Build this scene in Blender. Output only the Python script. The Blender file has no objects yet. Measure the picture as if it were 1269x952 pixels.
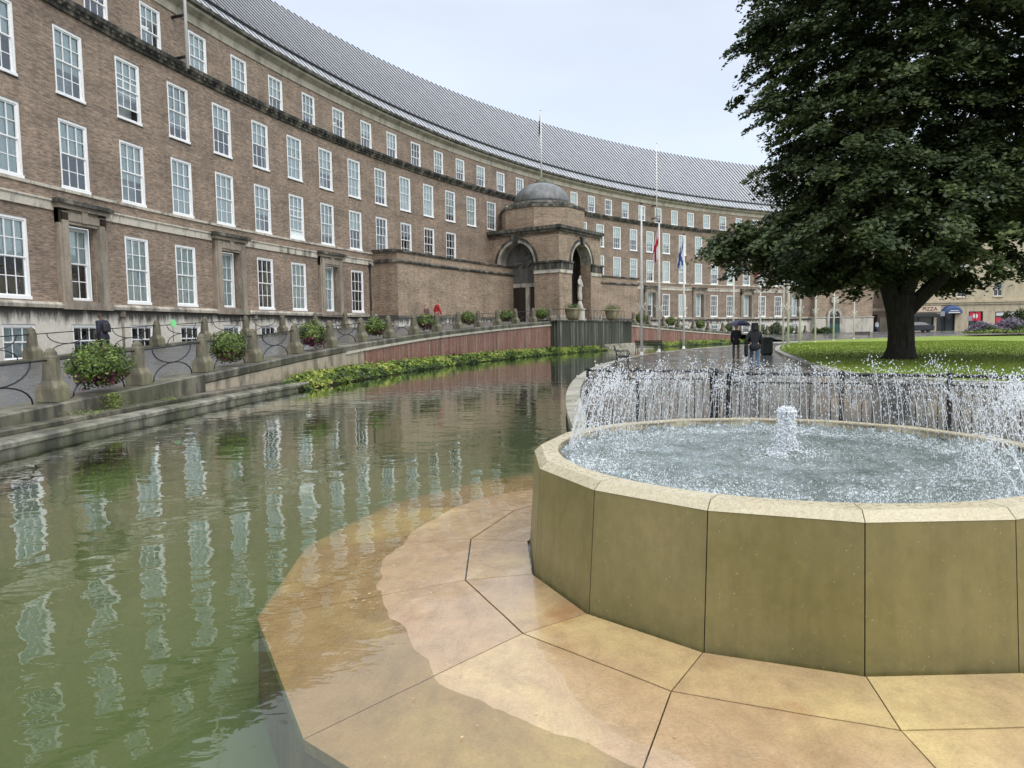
import bpy, bmesh, math, random
import numpy as np
from mathutils import Vector, Matrix
random.seed(7); RNG=np.random.default_rng(11)
sc=bpy.context.scene
col=sc.collection
PI=math.pi
# ---------------------------------------------------------------- helpers
def tag(o,label=None,cat=None,group=None,kind=None):
    if label: o['label']=label
    if cat: o['category']=cat
    if group: o['group']=group
    if kind: o['kind']=kind
    return o
def empty(name,loc=(0,0,0),rz=0,label=None,cat=None,group=None):
    o=bpy.data.objects.new(name,None); col.objects.link(o)
    o.location=loc; o.rotation_euler=(0,0,rz); o.empty_display_size=.2
    return tag(o,label,cat,group)
def link(name,me,parent=None,loc=None,rz=None):
    o=bpy.data.objects.new(name,me); col.objects.link(o)
    if parent: o.parent=parent
    if loc is not None: o.location=loc
    if rz is not None: o.rotation_euler=(0,0,rz)
    return o
def cp(o,parent=None,loc=None,rz=None):
    c=o.copy(); col.objects.link(c); c.parent=parent
    if loc is not None: c.location=loc
    if rz is not None: c.rotation_euler=(0,0,rz)
    return c
def cp_tree(o,loc=None,rz=None,parent=None):
    c=cp(o,parent,loc,rz)
    for ch in [x for x in col.objects if x.parent==o]:
        cp_tree(ch,None,None,c)
    return c
class MB:
    """collects faces with a material index and optional uv"""
    def __init__(s): s.v=[]; s.f=[]; s.m=[]; s.uv=[]; s.sm=[]
    def face(s,pts,mi=0,uv=None,smooth=False):
        b=len(s.v); s.v+= [tuple(p) for p in pts]
        s.f.append(list(range(b,b+len(pts)))); s.m.append(mi)
        s.uv.append(uv if uv else None); s.sm.append(smooth)
    def add(s,verts,faces,mi=0,smooth=False,uvs=None):
        b=len(s.v); s.v+=[tuple(p) for p in verts]
        for i,f in enumerate(faces):
            s.f.append([b+j for j in f]); s.m.append(mi); s.uv.append(uvs[i] if uvs else None); s.sm.append(smooth)
    def box(s,x0,x1,y0,y1,z0,z1,mi=0,T=None):
        c=[(x0,y0,z0),(x1,y0,z0),(x1,y1,z0),(x0,y1,z0),(x0,y0,z1),(x1,y0,z1),(x1,y1,z1),(x0,y1,z1)]
        uvf=[((0,3,2,1),0,1),((4,5,6,7),0,1),((0,1,5,4),0,2),((1,2,6,5),1,2),((2,3,7,6),0,2),((3,0,4,7),1,2)]
        P=[T(p) for p in c] if T else c
        s.add(P,[u[0] for u in uvf],mi,False,[[(c[i][u[1]],c[i][u[2]]) for i in u[0]] for u in uvf])
    def tube(s,pts,rad,seg=8,mi=0,cap=True,smooth=True,jit=0):
        pts=[Vector(p) for p in pts]; n=len(pts)
        if not hasattr(rad,'__len__'): rad=[rad]*n
        V=[];ref=None
        for i,p in enumerate(pts):
            d=(pts[min(i+1,n-1)]-pts[max(i-1,0)]).normalized()
            if ref is None:
                ref=Vector((1,0,0)) if abs(d.x)<.8 else Vector((0,1,0))
            a=(ref-d*ref.dot(d)).normalized(); b=d.cross(a); ref=a
            for j in range(seg):
                t=2*PI*j/seg; rr=rad[i]*(1+(random.uniform(-jit,jit) if jit else 0))
                V.append(p+a*(rr*math.cos(t))+b*(rr*math.sin(t)))
        F=[]
        for i in range(n-1):
            for j in range(seg):
                F.append((i*seg+j,i*seg+(j+1)%seg,(i+1)*seg+(j+1)%seg,(i+1)*seg+j))
        if cap: F.append(tuple(range(seg))[::-1]); F.append(tuple((n-1)*seg+j for j in range(seg)))
        s.add(V,F,mi,smooth)
    def lathe(s,prof,seg=16,mi=0,c=(0,0,0),smooth=True,ph=0,T=None):
        V=[];F=[]
        for r,z in prof:
            for j in range(seg):
                t=2*PI*j/seg+ph; p=(c[0]+r*math.cos(t),c[1]+r*math.sin(t),c[2]+z); V.append(T(p) if T else p)
        n=len(prof)
        for i in range(n-1):
            for j in range(seg): F.append((i*seg+j,i*seg+(j+1)%seg,(i+1)*seg+(j+1)%seg,(i+1)*seg+j))
        if prof[0][0]>1e-4: F.append(tuple(range(seg))[::-1])
        if prof[-1][0]>1e-4: F.append(tuple((n-1)*seg+j for j in range(seg)))
        s.add(V,F,mi,smooth)
    def mesh(s,name,mats):
        me=bpy.data.meshes.new(name); me.from_pydata(s.v,[],s.f)
        for m in (mats if isinstance(mats,(list,tuple)) else [mats]): me.materials.append(m)
        me.polygons.foreach_set('material_index',s.m)
        me.polygons.foreach_set('use_smooth',s.sm)
        if any(u for u in s.uv):
            L=me.uv_layers.new(name='UVMap'); flat=[]
            for f,u in zip(s.f,s.uv):
                for i in range(len(f)): flat+= list(u[i]) if u else [0,0]
            L.data.foreach_set('uv',flat)
        me.update(); return me
    def obj(s,name,mats,parent=None,loc=None,rz=None):
        return link(name,s.mesh(name,mats),parent,loc,rz)
def bevel(o,w=.01,seg=2,angle=35):
    m=o.modifiers.new('bevel','BEVEL'); m.width=w; m.segments=seg; m.limit_method='ANGLE'; m.angle_limit=math.radians(angle); return o
def np_mesh(name,V,F4,mat,smooth=False,cols=None):
    me=bpy.data.meshes.new(name); nv=len(V); nf=len(F4); k=F4.shape[1]
    me.vertices.add(nv); me.vertices.foreach_set('co',V.astype(np.float32).ravel())
    me.loops.add(nf*k); me.loops.foreach_set('vertex_index',F4.astype(np.int32).ravel())
    me.polygons.add(nf); me.polygons.foreach_set('loop_start',np.arange(0,nf*k,k,dtype=np.int32))
    me.polygons.foreach_set('use_smooth',np.full(nf,smooth))
    if cols is not None:
        a=me.attributes.new('tint','FLOAT','FACE'); a.data.foreach_set('value',cols.astype(np.float32))
    me.materials.append(mat); me.update(calc_edges=True); me.validate(); return me
# ---------------------------------------------------------------- materials
class NT:
    def __init__(s,name):
        s.m=bpy.data.materials.new(name); s.m.use_nodes=True; s.t=s.m.node_tree; s.n=s.t.nodes; s.n.clear()
        s.out=s.n.new('ShaderNodeOutputMaterial')
    def a(s,typ,**kw):
        n=s.n.new('ShaderNode'+typ)
        for k,v in kw.items():
            if k=='i':
                for a,b in v.items():
                    if hasattr(b,'is_output') or isinstance(b,bpy.types.NodeSocket): s.t.links.new(b,n.inputs[a])
                    else: n.inputs[a].default_value=b
            else: setattr(n,k,v)
        return n
    def coord(s,kind='Object',scale=(1,1,1),loc=(0,0,0)):
        tc=s.a('TexCoord'); mp=s.a('Mapping',i={'Vector':tc.outputs[kind],'Scale':scale,'Location':loc}); return mp.outputs[0]
    def noise(s,vec,scale,detail=4,rough=.55,dist=0):
        return s.a('TexNoise',i={'Vector':vec,'Scale':scale,'Detail':detail,'Roughness':rough,'Distortion':dist}).outputs['Fac']
    def ramp(s,fac,stops,interp='LINEAR'):
        r=s.a('ValToRGB',i={'Fac':fac}); r.color_ramp.interpolation=interp
        e=r.color_ramp.elements
        while len(e)<len(stops): e.new(.5)
        for el,(p,c) in zip(e,stops):
            el.position=p; el.color=(c[0],c[1],c[2],1) if hasattr(c,'__len__') else (c,c,c,1)
        return r.outputs[0]
    def mix(s,fac,a,b,mode='MIX'):
        n=s.a('Mix',data_type='RGBA',blend_type=mode)
        for idx,v in ((0,fac),(6,a),(7,b)):
            if isinstance(v,bpy.types.NodeSocket): s.t.links.new(v,n.inputs[idx])
            else: n.inputs[idx].default_value=v if idx==0 else (v[0],v[1],v[2],1)
        return n.outputs[2]
    def math(s,op,a,b=0,c=0,clamp=False):
        n=s.a('Math',operation=op,use_clamp=clamp)
        for idx,v in enumerate((a,b,c)):
            if isinstance(v,bpy.types.NodeSocket): s.t.links.new(v,n.inputs[idx])
            else: n.inputs[idx].default_value=v
        return n.outputs[0]
    def bump(s,h,strength=.3,dist=.02,normal=None):
        n=s.a('Bump',i={'Height':h,'Strength':strength,'Distance':dist})
        if normal: s.t.links.new(normal,n.inputs['Normal'])
        return n.outputs[0]
    def bsdf(s,color,rough=.7,normal=None,spec=.5,metal=0,**kw):
        p=s.a('BsdfPrincipled')
        for nm,v in (('Base Color',color),('Roughness',rough),('Metallic',metal),('Specular IOR Level',spec)):
            if isinstance(v,bpy.types.NodeSocket): s.t.links.new(v,p.inputs[nm])
            else: p.inputs[nm].default_value=(v[0],v[1],v[2],1) if hasattr(v,'__len__') else v
        if normal: s.t.links.new(normal,p.inputs['Normal'])
        for k,v in kw.items(): p.inputs[k].default_value=v
        return p.outputs[0]
    def done(s,sh): s.t.links.new(sh,s.out.inputs['Surface']); return s.m
def simple(name,c,rough=.6,metal=0,var=.12,scale=6,bump=0,spec=.5):
    t=NT(name); v=t.coord('Object'); n=t.noise(v,scale,5)
    colr=t.ramp(n,[(.3,[x*(1-var) for x in c]),(.7,[min(1,x*(1+var)) for x in c])])
    nm=t.bump(t.noise(v,scale*6,3),bump,.01) if bump else None
    return t.done(t.bsdf(colr,rough,nm,spec,metal))
def brick_mat(name,c1,c2,mort,dark=.35,uvkind='UV',wet=.75):
    t=NT(name); v=t.coord(uvkind)
    b=t.a('TexBrick',offset=.5,i={'Vector':v,'Color1':(*c1,1),'Color2':(*c2,1),'Mortar':(*mort,1),'Scale':1.0,'Mortar Size':.008,'Mortar Smooth':.2,'Bias':0.0,'Brick Width':.235,'Row Height':.078})
    n1=t.noise(t.coord(uvkind,(.35,1.,1)),.9,6,.6)     # big stains
    n2=t.noise(t.coord(uvkind,(4.2,12.8,1)),1,2,.5)    # brick to brick variation
    n3=t.noise(t.coord(uvkind,(1.4,.12,1)),1.3,5,.6)   # vertical weathering
    n4=t.noise(t.coord(uvkind,(1.2,9,1)),1,3,.6)     # broken course lines
    c=t.mix(.75,b.outputs[0],t.ramp(n2,[(.3,.62),(.52,1.0),(.72,1.38)]),'MULTIPLY')
    c=t.mix(.75,c,t.ramp(n1,[(.3,.6),(.6,1.12)]),'MULTIPLY')
    c=t.mix(.45,c,t.ramp(n3,[(.35,.62),(.6,1.08)]),'MULTIPLY')
    c=t.mix(.5,c,t.ramp(n4,[(.34,.5),(.5,1.06)]),'MULTIPLY')
    h=t.math('ADD',t.math('MULTIPLY',b.outputs[1],-1),t.math('MULTIPLY',n2,.8))
    return t.done(t.bsdf(c,wet,t.bump(h,.7,.02)))
def stone_mat(name,c,stain=.5,lo=.42,hi=.62,dark=(.035,.034,.028),rough=.75,sx=1.1,sz=.35,bump=.3,moss=None):
    t=NT(name); v=t.coord('Object'); 
    a=t.noise(t.coord('Object',(sx,sx,sz)),1.6,7,.65); g=t.noise(v,9,5,.6); s=t.noise(v,.5,3)
    colr=t.mix(.6,c,t.ramp(g,[(.3,.72),(.7,1.2)]),'MULTIPLY')
    if moss: colr=t.mix(t.ramp(s,[(.42,0),(.62,.8)]),colr,moss)
    fac=t.math('MULTIPLY',t.ramp(a,[(lo,1),(hi,0)]),stain)
    colr=t.mix(fac,colr,dark)
    return t.done(t.bsdf(colr,rough,t.bump(t.noise(v,40,4),bump,.01)))
M={}
M['brick']=brick_mat('brick_brown',(.345,.245,.172),(.21,.152,.108),(.36,.30,.24))
M['brick_porch']=brick_mat('brick_buff',(.42,.315,.215),(.29,.20,.135),(.42,.35,.27))
M['stone']=stone_mat('stone_cream_stained',(.52,.47,.385),.8,.36,.6)
M['stone_surround']=stone_mat('stone_surround',(.34,.285,.22),.6,.38,.6)
M['band']=stone_mat('stone_band',(.58,.53,.44),.75,.36,.5)
M['stone_dark']=stone_mat('stone_sooty',(.26,.23,.18),1,.46,.68,dark=(.03,.03,.026))
M['arch_stone']=stone_mat('arch_stone',(.5,.45,.37),.7,.36,.55)
M['bollard']=stone_mat('bollard_stone',(.27,.235,.155),.85,.42,.64,dark=(.06,.055,.04),moss=(.15,.15,.075))
M['kerb']=stone_mat('kerb_stone',(.25,.225,.17),.9,.42,.64,moss=(.1,.11,.055),rough=.45)
M['kerb_pale']=stone_mat('kerb_pale_stone',(.40,.37,.30),.6,.36,.56,rough=.5,moss=(.2,.2,.12))
M['kerb_moat']=stone_mat('kerb_moat_stone',(.30,.28,.22),.85,.40,.60,rough=.45,moss=(.13,.14,.075))
M['coping_white']=stone_mat('coping_white',(.62,.58,.5),.4,.34,.5,rough=.5)
M['white']=simple('white_paint',(.86,.86,.85),.4,var=.03)
M['iron']=simple('black_iron',(.018,.018,.02),.4,.3,.3,20)
M['steel_dark']=simple('dark_bin',(.012,.02,.02),.5)
M['pole']=simple('pole_white',(.74,.72,.68),.45,var=.08)
M['dome']=NT('dome_lead'); t=M['dome']; _n=t.noise(t.coord('Object',(1.5,1.5,.6)),1.4,6); M['dome']=t.done(t.bsdf(t.ramp(_n,[(.35,(.085,.085,.082)),(.65,(.17,.175,.172))]),.45,None,.5,.2))
t=NT('roof_lead'); _n=t.noise(t.coord('UV',(.8,.15,1)),2.2,6,.65); _n2=t.noise(t.coord('UV',(.6,1.5,1)),1.0,4)
M['roof']=t.done(t.bsdf(t.mix(.5,t.ramp(_n,[(.3,(.33,.34,.36)),(.7,(.47,.48,.50))]),t.ramp(_n2,[(.3,.75),(.7,1.15)]),'MULTIPLY'),.38,None,.5,0))
M['rib']=simple('roof_rib',(.045,.047,.052),.6,var=.3)
# glass
t=NT('window_glass'); _fr=t.a('Fresnel',i={'IOR':1.5}); _tr=t.a('BsdfTransparent',i={'Color':(.90,.97,.96,1)}); _gl=t.a('BsdfGlossy',i={'Color':(.93,.97,1,1),'Roughness':.015})
_nn=t.bump(t.noise(t.coord('Object'),1.3,2),.5,.012); t.t.links.new(_nn,_gl.inputs['Normal'])
_ms=t.a('MixShader',i={0:t.math('ADD',_fr.outputs[0],.13),1:_tr.outputs[0],2:_gl.outputs[0]}); M['glass']=t.done(_ms.outputs[0])
t=NT('blind'); _w=t.noise(t.coord('Object',(9,9,.7)),1.2,3); M['blind']=t.done(t.bsdf(t.ramp(_w,[(.3,(.66,.72,.71)),(.7,(.86,.88,.86))]),.8))
M['curtain']=simple('curtain_grey',(.62,.65,.64),.9,var=.3,scale=2)
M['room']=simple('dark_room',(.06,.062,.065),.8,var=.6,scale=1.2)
t=NT('office_strip_light'); _e=t.a('Emission',i={'Color':(1,.95,.86,1),'Strength':.8}); M['strip']=t.done(_e.outputs[0])
# geometry frame of the crescent
CX,CY,R0=85.30,9.52,104.19
def th(k): return -.9568+.0307*(k-15)
def PK(k,r,z): a=th(k); return (CX+r*math.sin(a),CY+r*math.cos(a),z)
def rzk(k): return -th(k)              # local x = tangent (to the right), local y = outward (into the building)
ZT=[(-12,0.05),(-6,.12),(-4,.24),(-3.35,.3),(-2.34,.4),(-1.3,.55),(-.27,.70),(.72,.87),(1.77,1.03),(2.8,1.19),(3.8,1.33),(4.8,1.48),(5.8,1.61),(8.67,1.95),(11.7,2.28),(13,2.32),(15,2.33),(16.9,2.2),(20.6,1.57),(23.4,1.12),(27,.62),(31,.5),(45,.5)]
def zf(k):
    for (a,b),(c,d) in zip(ZT,ZT[1:]):
        if a<=k<=c: return b+(d-b)*(k-a)/(c-a)
    return ZT[0][1] if k<ZT[0][0] else ZT[-1][1]
def krange(k0,k1,step=.5):
    n=max(1,int(math.ceil((k1-k0)/step-1e-6))); return [k0+(k1-k0)*i/n for i in range(n+1)]
def sweep(mb,prof,k0,k1,mi=0,step=.5,zfun=None,caps=True,closed=True,smooth=False):
    """prof: list of (r,z) ; swept along the crescent; uv = arc length / profile length"""
    ks=krange(k0,k1,step); n=len(prof); L=[0]
    for i in range(n): L.append(L[-1]+math.hypot(prof[(i+1)%n][0]-prof[i][0],prof[(i+1)%n][1]-prof[i][1]))
    m=n if closed else n-1
    for a,b in zip(ks,ks[1:]):
        za=zfun(a) if zfun else 0; zb=zfun(b) if zfun else 0
        for i in range(m):
            p,q=prof[i],prof[(i+1)%n]
            vert=abs(q[1]-p[1])>abs(q[0]-p[0])
            v0,v1=(p[1],q[1]) if vert else (L[i],L[i+1])
            mb.face([PK(a,p[0],p[1]+za),PK(b,p[0],p[1]+zb),PK(b,q[0],q[1]+zb),PK(a,q[0],q[1]+za)],mi,[(a*3.2,v0),(b*3.2,v0),(b*3.2,v1),(a*3.2,v1)],smooth)
    if caps and closed:
        for a,rev in ((ks[0],False),(ks[-1],True)):
            za=zfun(a) if zfun else 0
            pts=[PK(a,p[0],p[1]+za) for p in prof]; uv=[(p[0],p[1]) for p in prof]
            mb.face(pts[::-1] if rev else pts,mi,uv[::-1] if rev else uv)
# ================================================================ THE CRESCENT BUILDING
hall=empty('town_hall',PK(15,R0,0)) ; hall.location=(0,0,0)
tag(hall,'long curved brown brick building with white sash windows, grey ribbed roof and domed porch','building')
K0,K1=-3.6,33.0
WH=.2266; WA=.205
noG=set(range(9,22)); STONE={-2,1,4,7,23,26,29,32}
Gk=[k for k in range(-3,33) if k not in noG]
R1k=[k for k in range(-3,33) if k not in (13,14,15,16,17)]
R2k=list(range(-3,33)); R3k=[k+.5 for k in range(-3,32)]
Bk=[k for k in Gk]
rows={'B':(.79,2.12,Bk,WH,(3,2)),'G':(3.07,5.97,Gk,WH,(3,4)),'R1':(7.41,10.06,R1k,WH,(3,4)),'R2':(10.99,13.55,R2k,WH,(3,4)),'R3':(14.68,16.53,R3k,WA,(3,3))}
mb=MB()
def wall_band(mb,z0,z1,ops,hw,r=R0,k0=K0,k1=K1,mi=0,rev=.13):
    br=set(round(x,4) for x in krange(k0,k1,.5)); br|={round(o+s*hw,4) for o in ops for s in (-1,1)}
    br=sorted(b for b in br if k0-1e-6<=b<=k1+1e-6)
    for a,b in zip(br,br[1:]):
        m=(a+b)/2
        if any(abs(m-o)<hw for o in ops): continue
        mb.face([PK(a,r,z0),PK(b,r,z0),PK(b,r,z1),PK(a,r,z1)],mi,[(a*3.2,z0),(b*3.2,z0),(b*3.2,z1),(a*3.2,z1)])
    for o in ops:
        a,b=o-hw,o+hw
        if a<k0 or b>k1: continue
        d=r+rev
        mb.face([PK(a,r,z0),PK(a,d,z0),PK(a,d,z1),PK(a,r,z1)],mi,[(0,z0),(rev,z0),(rev,z1),(0,z1)])
        mb.face([PK(b,d,z0),PK(b,r,z0),PK(b,r,z1),PK(b,d,z1)],mi,[(0,z0),(rev,z0),(rev,z1),(0,z1)])
        mb.face([PK(a,r,z1),PK(a,d,z1),PK(b,d,z1),PK(b,r,z1)],mi,[(a*3.2,0),(a*3.2,rev),(b*3.2,rev),(b*3.2,0)])
        mb.face([PK(a,r,z0),PK(b,r,z0),PK(b,d,z0),PK(a,d,z0)],mi,[(a*3.2,0),(b*3.2,0),(b*3.2,rev),(a*3.2,rev)])
lv=[('G',2.73),('R1',0),('R2',0),('R3',0)]
cur=2.6
for nm in ('G','R1','R2','R3'):
    z0,z1,ks,hw,_=rows[nm]
    wall_band(mb,cur,z0,[],hw); 
    wall_band(mb,z0,z1,ks,hw); cur=z1
wall_band(mb,cur,17.2,[],WA)
mb.obj('brick_wall',M['brick'],hall)
# plinth of stained stone with basement openings
mb=MB(); wall_band(mb,-.6,.79,[],WH,R0-.08); wall_band(mb,.79,2.12,Bk,WH,R0-.08,rev=.2); wall_band(mb,2.12,2.72,[],WH,R0-.08)
t=NT('plinth_render'); 
_tc=t.a('TexCoord'); _sx=t.a('SeparateXYZ',i={0:_tc.outputs['UV']}); 
_st=t.noise(t.coord('UV',(1.6,.25,1)),1.5,7,.7); _big=t.noise(t.coord('UV',(.22,.1,1)),1.2,3)
_h=t.a('MapRange',i={0:_sx.outputs[1],1:1.3,2:2.75,3:-.42,4:.30}).outputs[0]
_f=t.ramp(t.math('ADD',t.math('ADD',_st,_h),t.math('MULTIPLY',_big,.35)),[(.68,0),(.86,.96)])
_g=t.noise(t.coord('UV',(1,1,1)),5,6,.7)
M['plinth']=t.done(t.bsdf(t.mix(_f,t.ramp(_g,[(.3,(.52,.48,.41)),(.7,(.68,.64,.56))]),(.055,.05,.042)),.7,t.bump(_g,.2,.01)))
mb.obj('plinth',M['plinth'],hall)
mb=MB(); sweep(mb,[(R0+.05,2.72),(R0-.26,2.74),(R0-.28,2.86),(R0-.2,2.96),(R0+.05,2.98)],K0,K1)
mb.obj('plinth_ledge',M['stone'],hall)
mb=MB(); sweep(mb,[(R0+.05,7.24),(R0-.06,7.25),(R0-.07,7.36),(R0+.05,7.38)],K0,K1); mb.obj('sill_band',M['band'],hall)
mb=MB()
last=K0
for s_ in sorted(STONE)+[None]:
    e=s_-.40 if s_ is not None else K1
    if e>last:
        mb=MB(); sweep(mb,[(R0+.03,6.44),(R0-.07,6.44),(R0-.08,6.72),(R0-.14,6.78),(R0-.14,6.84),(R0+.03,6.87)],last,e); mb.obj('string_course',M['band'],hall)
    if s_ is not None: last=s_+.40
# dark dentilled cornice between second floor and attic
mb=MB(); sweep(mb,[(R0+.05,14.16),(R0-.10,14.18),(R0-.12,14.30),(R0-.30,14.46),(R0-.34,14.62),(R0+.02,14.67),(R0+.05,14.6)],K0,K1)
for i in range(int((K1-K0)*7)):
    k=K0+i/7
    def T(p,k=k): 
        a=th(k); return (CX+(R0-.12+p[1])*math.sin(a)+p[0]*math.cos(a),CY+(R0-.12+p[1])*math.cos(a)-p[0]*math.sin(a),p[2])
    mb.box(-.075,.075,-.12,.0,14.31,14.41,0,T)
mb.obj('cornice',M['stone_dark'],hall)
mb=MB(); sweep(mb,[(R0+.03,16.86),(R0-.05,16.86),(R0-.06,17.25),(R0-.30,17.42),(R0-.36,17.46),(R0-.36,17.6),(R0+.03,17.6)],K0,K1)
mb.obj('eaves_frieze',stone_mat('eaves_stone',(.42,.38,.30),.5,.34,.55),hall)
mb=MB(); sweep(mb,[(R0-.3,17.61),(R0-.52,17.64),(R0-.56,17.80),(R0-.5,17.83),(R0-.3,17.74)],K0,K1)
mb.obj('gutter',stone_mat('gutter_lead',(.2,.19,.16),.9,.42,.62),hall)
# roof
rA,zA,rB,zB=R0-.42,17.76,R0+8.0,26.3
def rp(s,lift=0): # point on slope
    L=math.hypot(rB-rA,zB-zA); nx,nz=-(zB-zA)/L,(rB-rA)/L
    return (rA+(rB-rA)*s+nx*lift, zA+(zB-zA)*s+nz*lift)
mb=MB(); K1R=36.6
for a,b in zip(krange(K0,K1R,.5),krange(K0,K1R,.5)[1:]):
    for s0,s1 in ((0,.12),(.12,.35),(.35,.6),(.6,1)):
        l=.04 if s0==0 else 0
        p,q=rp(s0,l),rp(s1,l)
        mb.face([PK(a,*p),PK(b,*p),PK(b,*q),PK(a,*q)],0,[(a*3.2,s0*12),(b*3.2,s0*12),(b*3.2,s1*12),(a*3.2,s1*12)])
    mb.face([PK(a,rB,zB),PK(b,rB,zB),PK(b,rB+8,17.6),PK(a,rB+8,17.6)],0,[(a*3.2,0),(b*3.2,0),(b*3.2,12),(a*3.2,12)])
for k in (K0,K1R): mb.face([PK(k,rA,zA),PK(k,rB,zB),PK(k,rB+8,17.6),PK(k,rA,17.6)],0,[(0,0),(8,8),(16,0),(0,0)])
N=int((K1R-K0)*5)
for i in range(N+1):
    k=K0+i/5.0; w=.10
    for s0,s1 in ((0.0,.12),(.125,1.006)):
        pts=[]
        for s in (s0,s1):
            for sd in (-1,1):
                for l in (.0,.06):
                    r,z=rp(s,l); a=th(k); x=sd*w*(1 if l==0 else .8)
                    pts.append((CX+r*math.sin(a)+x*math.cos(a),CY+r*math.cos(a)-x*math.sin(a),z))
        mb.add(pts,[(0,1,5,4),(2,6,7,3),(1,3,7,5),(0,2,3,1),(4,5,7,6)],1)
# lap rail line across the lower slope
for a,b in zip(krange(K0,K1R,.5),krange(K0,K1R,.5)[1:]):
    p,q=rp(.115,.20),rp(.130,.20); p2,q2=rp(.115,.02),rp(.130,.02)
    mb.face([PK(a,*p),PK(b,*p),PK(b,*q),PK(a,*q)],1); mb.face([PK(a,*p2),PK(b,*p2),PK(b,*p),PK(a,*p)],1)
mb.obj('roof',[M['roof'],M['rib']],hall)
# ---------------- windows : six meshes per kind, copied
def win_mesh(w,h,nc,nr,opened=0,boxed=True):
    mb=MB(); f=.095
    mb.box(-w/2,-w/2+f,-.03,.10,0,h); mb.box(w/2-f,w/2,-.03,.10,0,h)
    mb.box(-w/2+f,w/2-f,-.03,.10,h-f,h); mb.box(-w/2-.03,w/2+.03,-.06,.10,-.045,f*.8)
    hm=h*.5; b=.032; st=.05
    def sash(z0,z1,y,rws):
        x0,x1=-w/2+f,w/2-f
        mb.box(x0,x0+st,y,y+.04,z0,z1); mb.box(x1-st,x1,y,y+.04,z0,z1)
        mb.box(x0+st,x1-st,y,y+.04,z1-st,z1); mb.box(x0+st,x1-st,y,y+.04,z0,z0+st)
        for i in range(1,nc):
            x=x0+(x1-x0)*i/nc; mb.box(x-b/2,x+b/2,y+.005,y+.035,z0+st,z1-st)
        for j in range(1,rws):
            z=z0+(z1-z0)*j/rws; mb.box(x0+st,x1-st,y+.008,y+.032,z-b/2,z+b/2)
    top,bot=(nr+1)//2,nr//2
    if nr==3: hm=h*.36
    if nr==2: top,bot=1,1
    sash(hm,h-f,.0,top)
    up=(h*.17 if opened else 0)
    sash(f*.8+up,hm+.03+up*.9,.045,bot)
    return mb.mesh('sash_frame',M['white'])
def pane_mesh(w,h,up=0):
    mb=MB(); z0=.07+(h*.17 if up else 0)
    mb.face([(-w/2+.09,.066,z0),(w/2-.09,.066,z0),(w/2-.09,.066,h-.09),(-w/2+.09,.066,h-.09)]); return mb.mesh('pane',M['glass'])
def blind_mesh(w,h,drop,style):
    mb=MB(); y=.105; zz=h-.05-(h-.1)*drop; x0,x1=-w/2+.03,w/2-.03
    if drop>0: 
        mb.face([(x0,y,zz),(x1,y,zz),(x1,y,h-.05),(x0,y,h-.05)],0 if style!=2 else 1)
        mb.face([(x0,y+.25,zz),(x0,y,zz),(x1,y,zz),(x1,y+.25,zz)],0)
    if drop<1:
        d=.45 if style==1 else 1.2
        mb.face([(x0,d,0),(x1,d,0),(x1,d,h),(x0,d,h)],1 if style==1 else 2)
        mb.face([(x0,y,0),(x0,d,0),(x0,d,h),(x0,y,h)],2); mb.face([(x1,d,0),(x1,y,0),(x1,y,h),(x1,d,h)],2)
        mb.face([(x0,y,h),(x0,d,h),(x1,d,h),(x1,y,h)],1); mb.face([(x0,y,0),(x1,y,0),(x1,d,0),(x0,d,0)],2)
        if style==1: mb.face([(x0+.1,d-.02,h*.52),(x1-.2,d-.02,h*.56),(x1-.2,d-.02,h*.59),(x0+.1,d-.02,h*.55)],3)
        if style==3: # curtains at the sides
            mb.face([(x0,y+.02,0),(x0+.28,y+.02,0),(x0+.2,y+.02,h),(x0,y+.02,h)],0); mb.face([(x1-.22,y+.02,0),(x1,y+.02,0),(x1,y+.02,h),(x1-.2,y+.02,h)],1)
    return mb.mesh('blind',[M['blind'],M['curtain'],M['room'],M['strip']])
kinds={}
for nm,(z0,z1,ks,hw,(nc,nr)) in rows.items():
    w=hw*2*3.2; h=z1-z0
    kinds[nm]=dict(w=w,h=h,f=win_mesh(w,h,nc,nr),fo=win_mesh(w,h,nc,nr,1),p=pane_mesh(w,h),po=pane_mesh(w,h,1),
        b=[blind_mesh(w,h,d,s) for d,s in ((1,0),(.62,1),(.5,0),(.8,2),(.35,1),(0,0),(0,3),(.5,3))])
for nm,(_z0,_z1,_ks,_hw,_g) in list(rows.items()):
    pass
inst=[]
for nm,(z0,z1,ks,hw,_g) in rows.items():
    for k in ks:
        X,Y,_=PK(k,R0,0)
        d=math.hypot(X,Y); a=th(k)
        cosf=abs(X*math.sin(a)+Y*math.cos(a))/d
        px=X/Y*878+634
        hidden= (nm=='R1' and k in (13,14,15,16,17)) or (px<-30 or px>1060) or (nm=='R3' and k in (15.5,16.5)) or (nm=='R2' and k in(15,16,17))
        area=kinds[nm]['w']*kinds[nm]['h']*cosf/d**2*(0.35 if nm=='B' else 1)*(0 if hidden else 1)
        inst.append((area,nm,k,z0))
inst.sort(key=lambda t:-t[0])
dark_cols={('G',8),('R1',9),('R1',10),('R1',11),('R1',12),('G',24),('G',27),('G',28),('G',30),('G',31)}
rest=MB()
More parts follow.
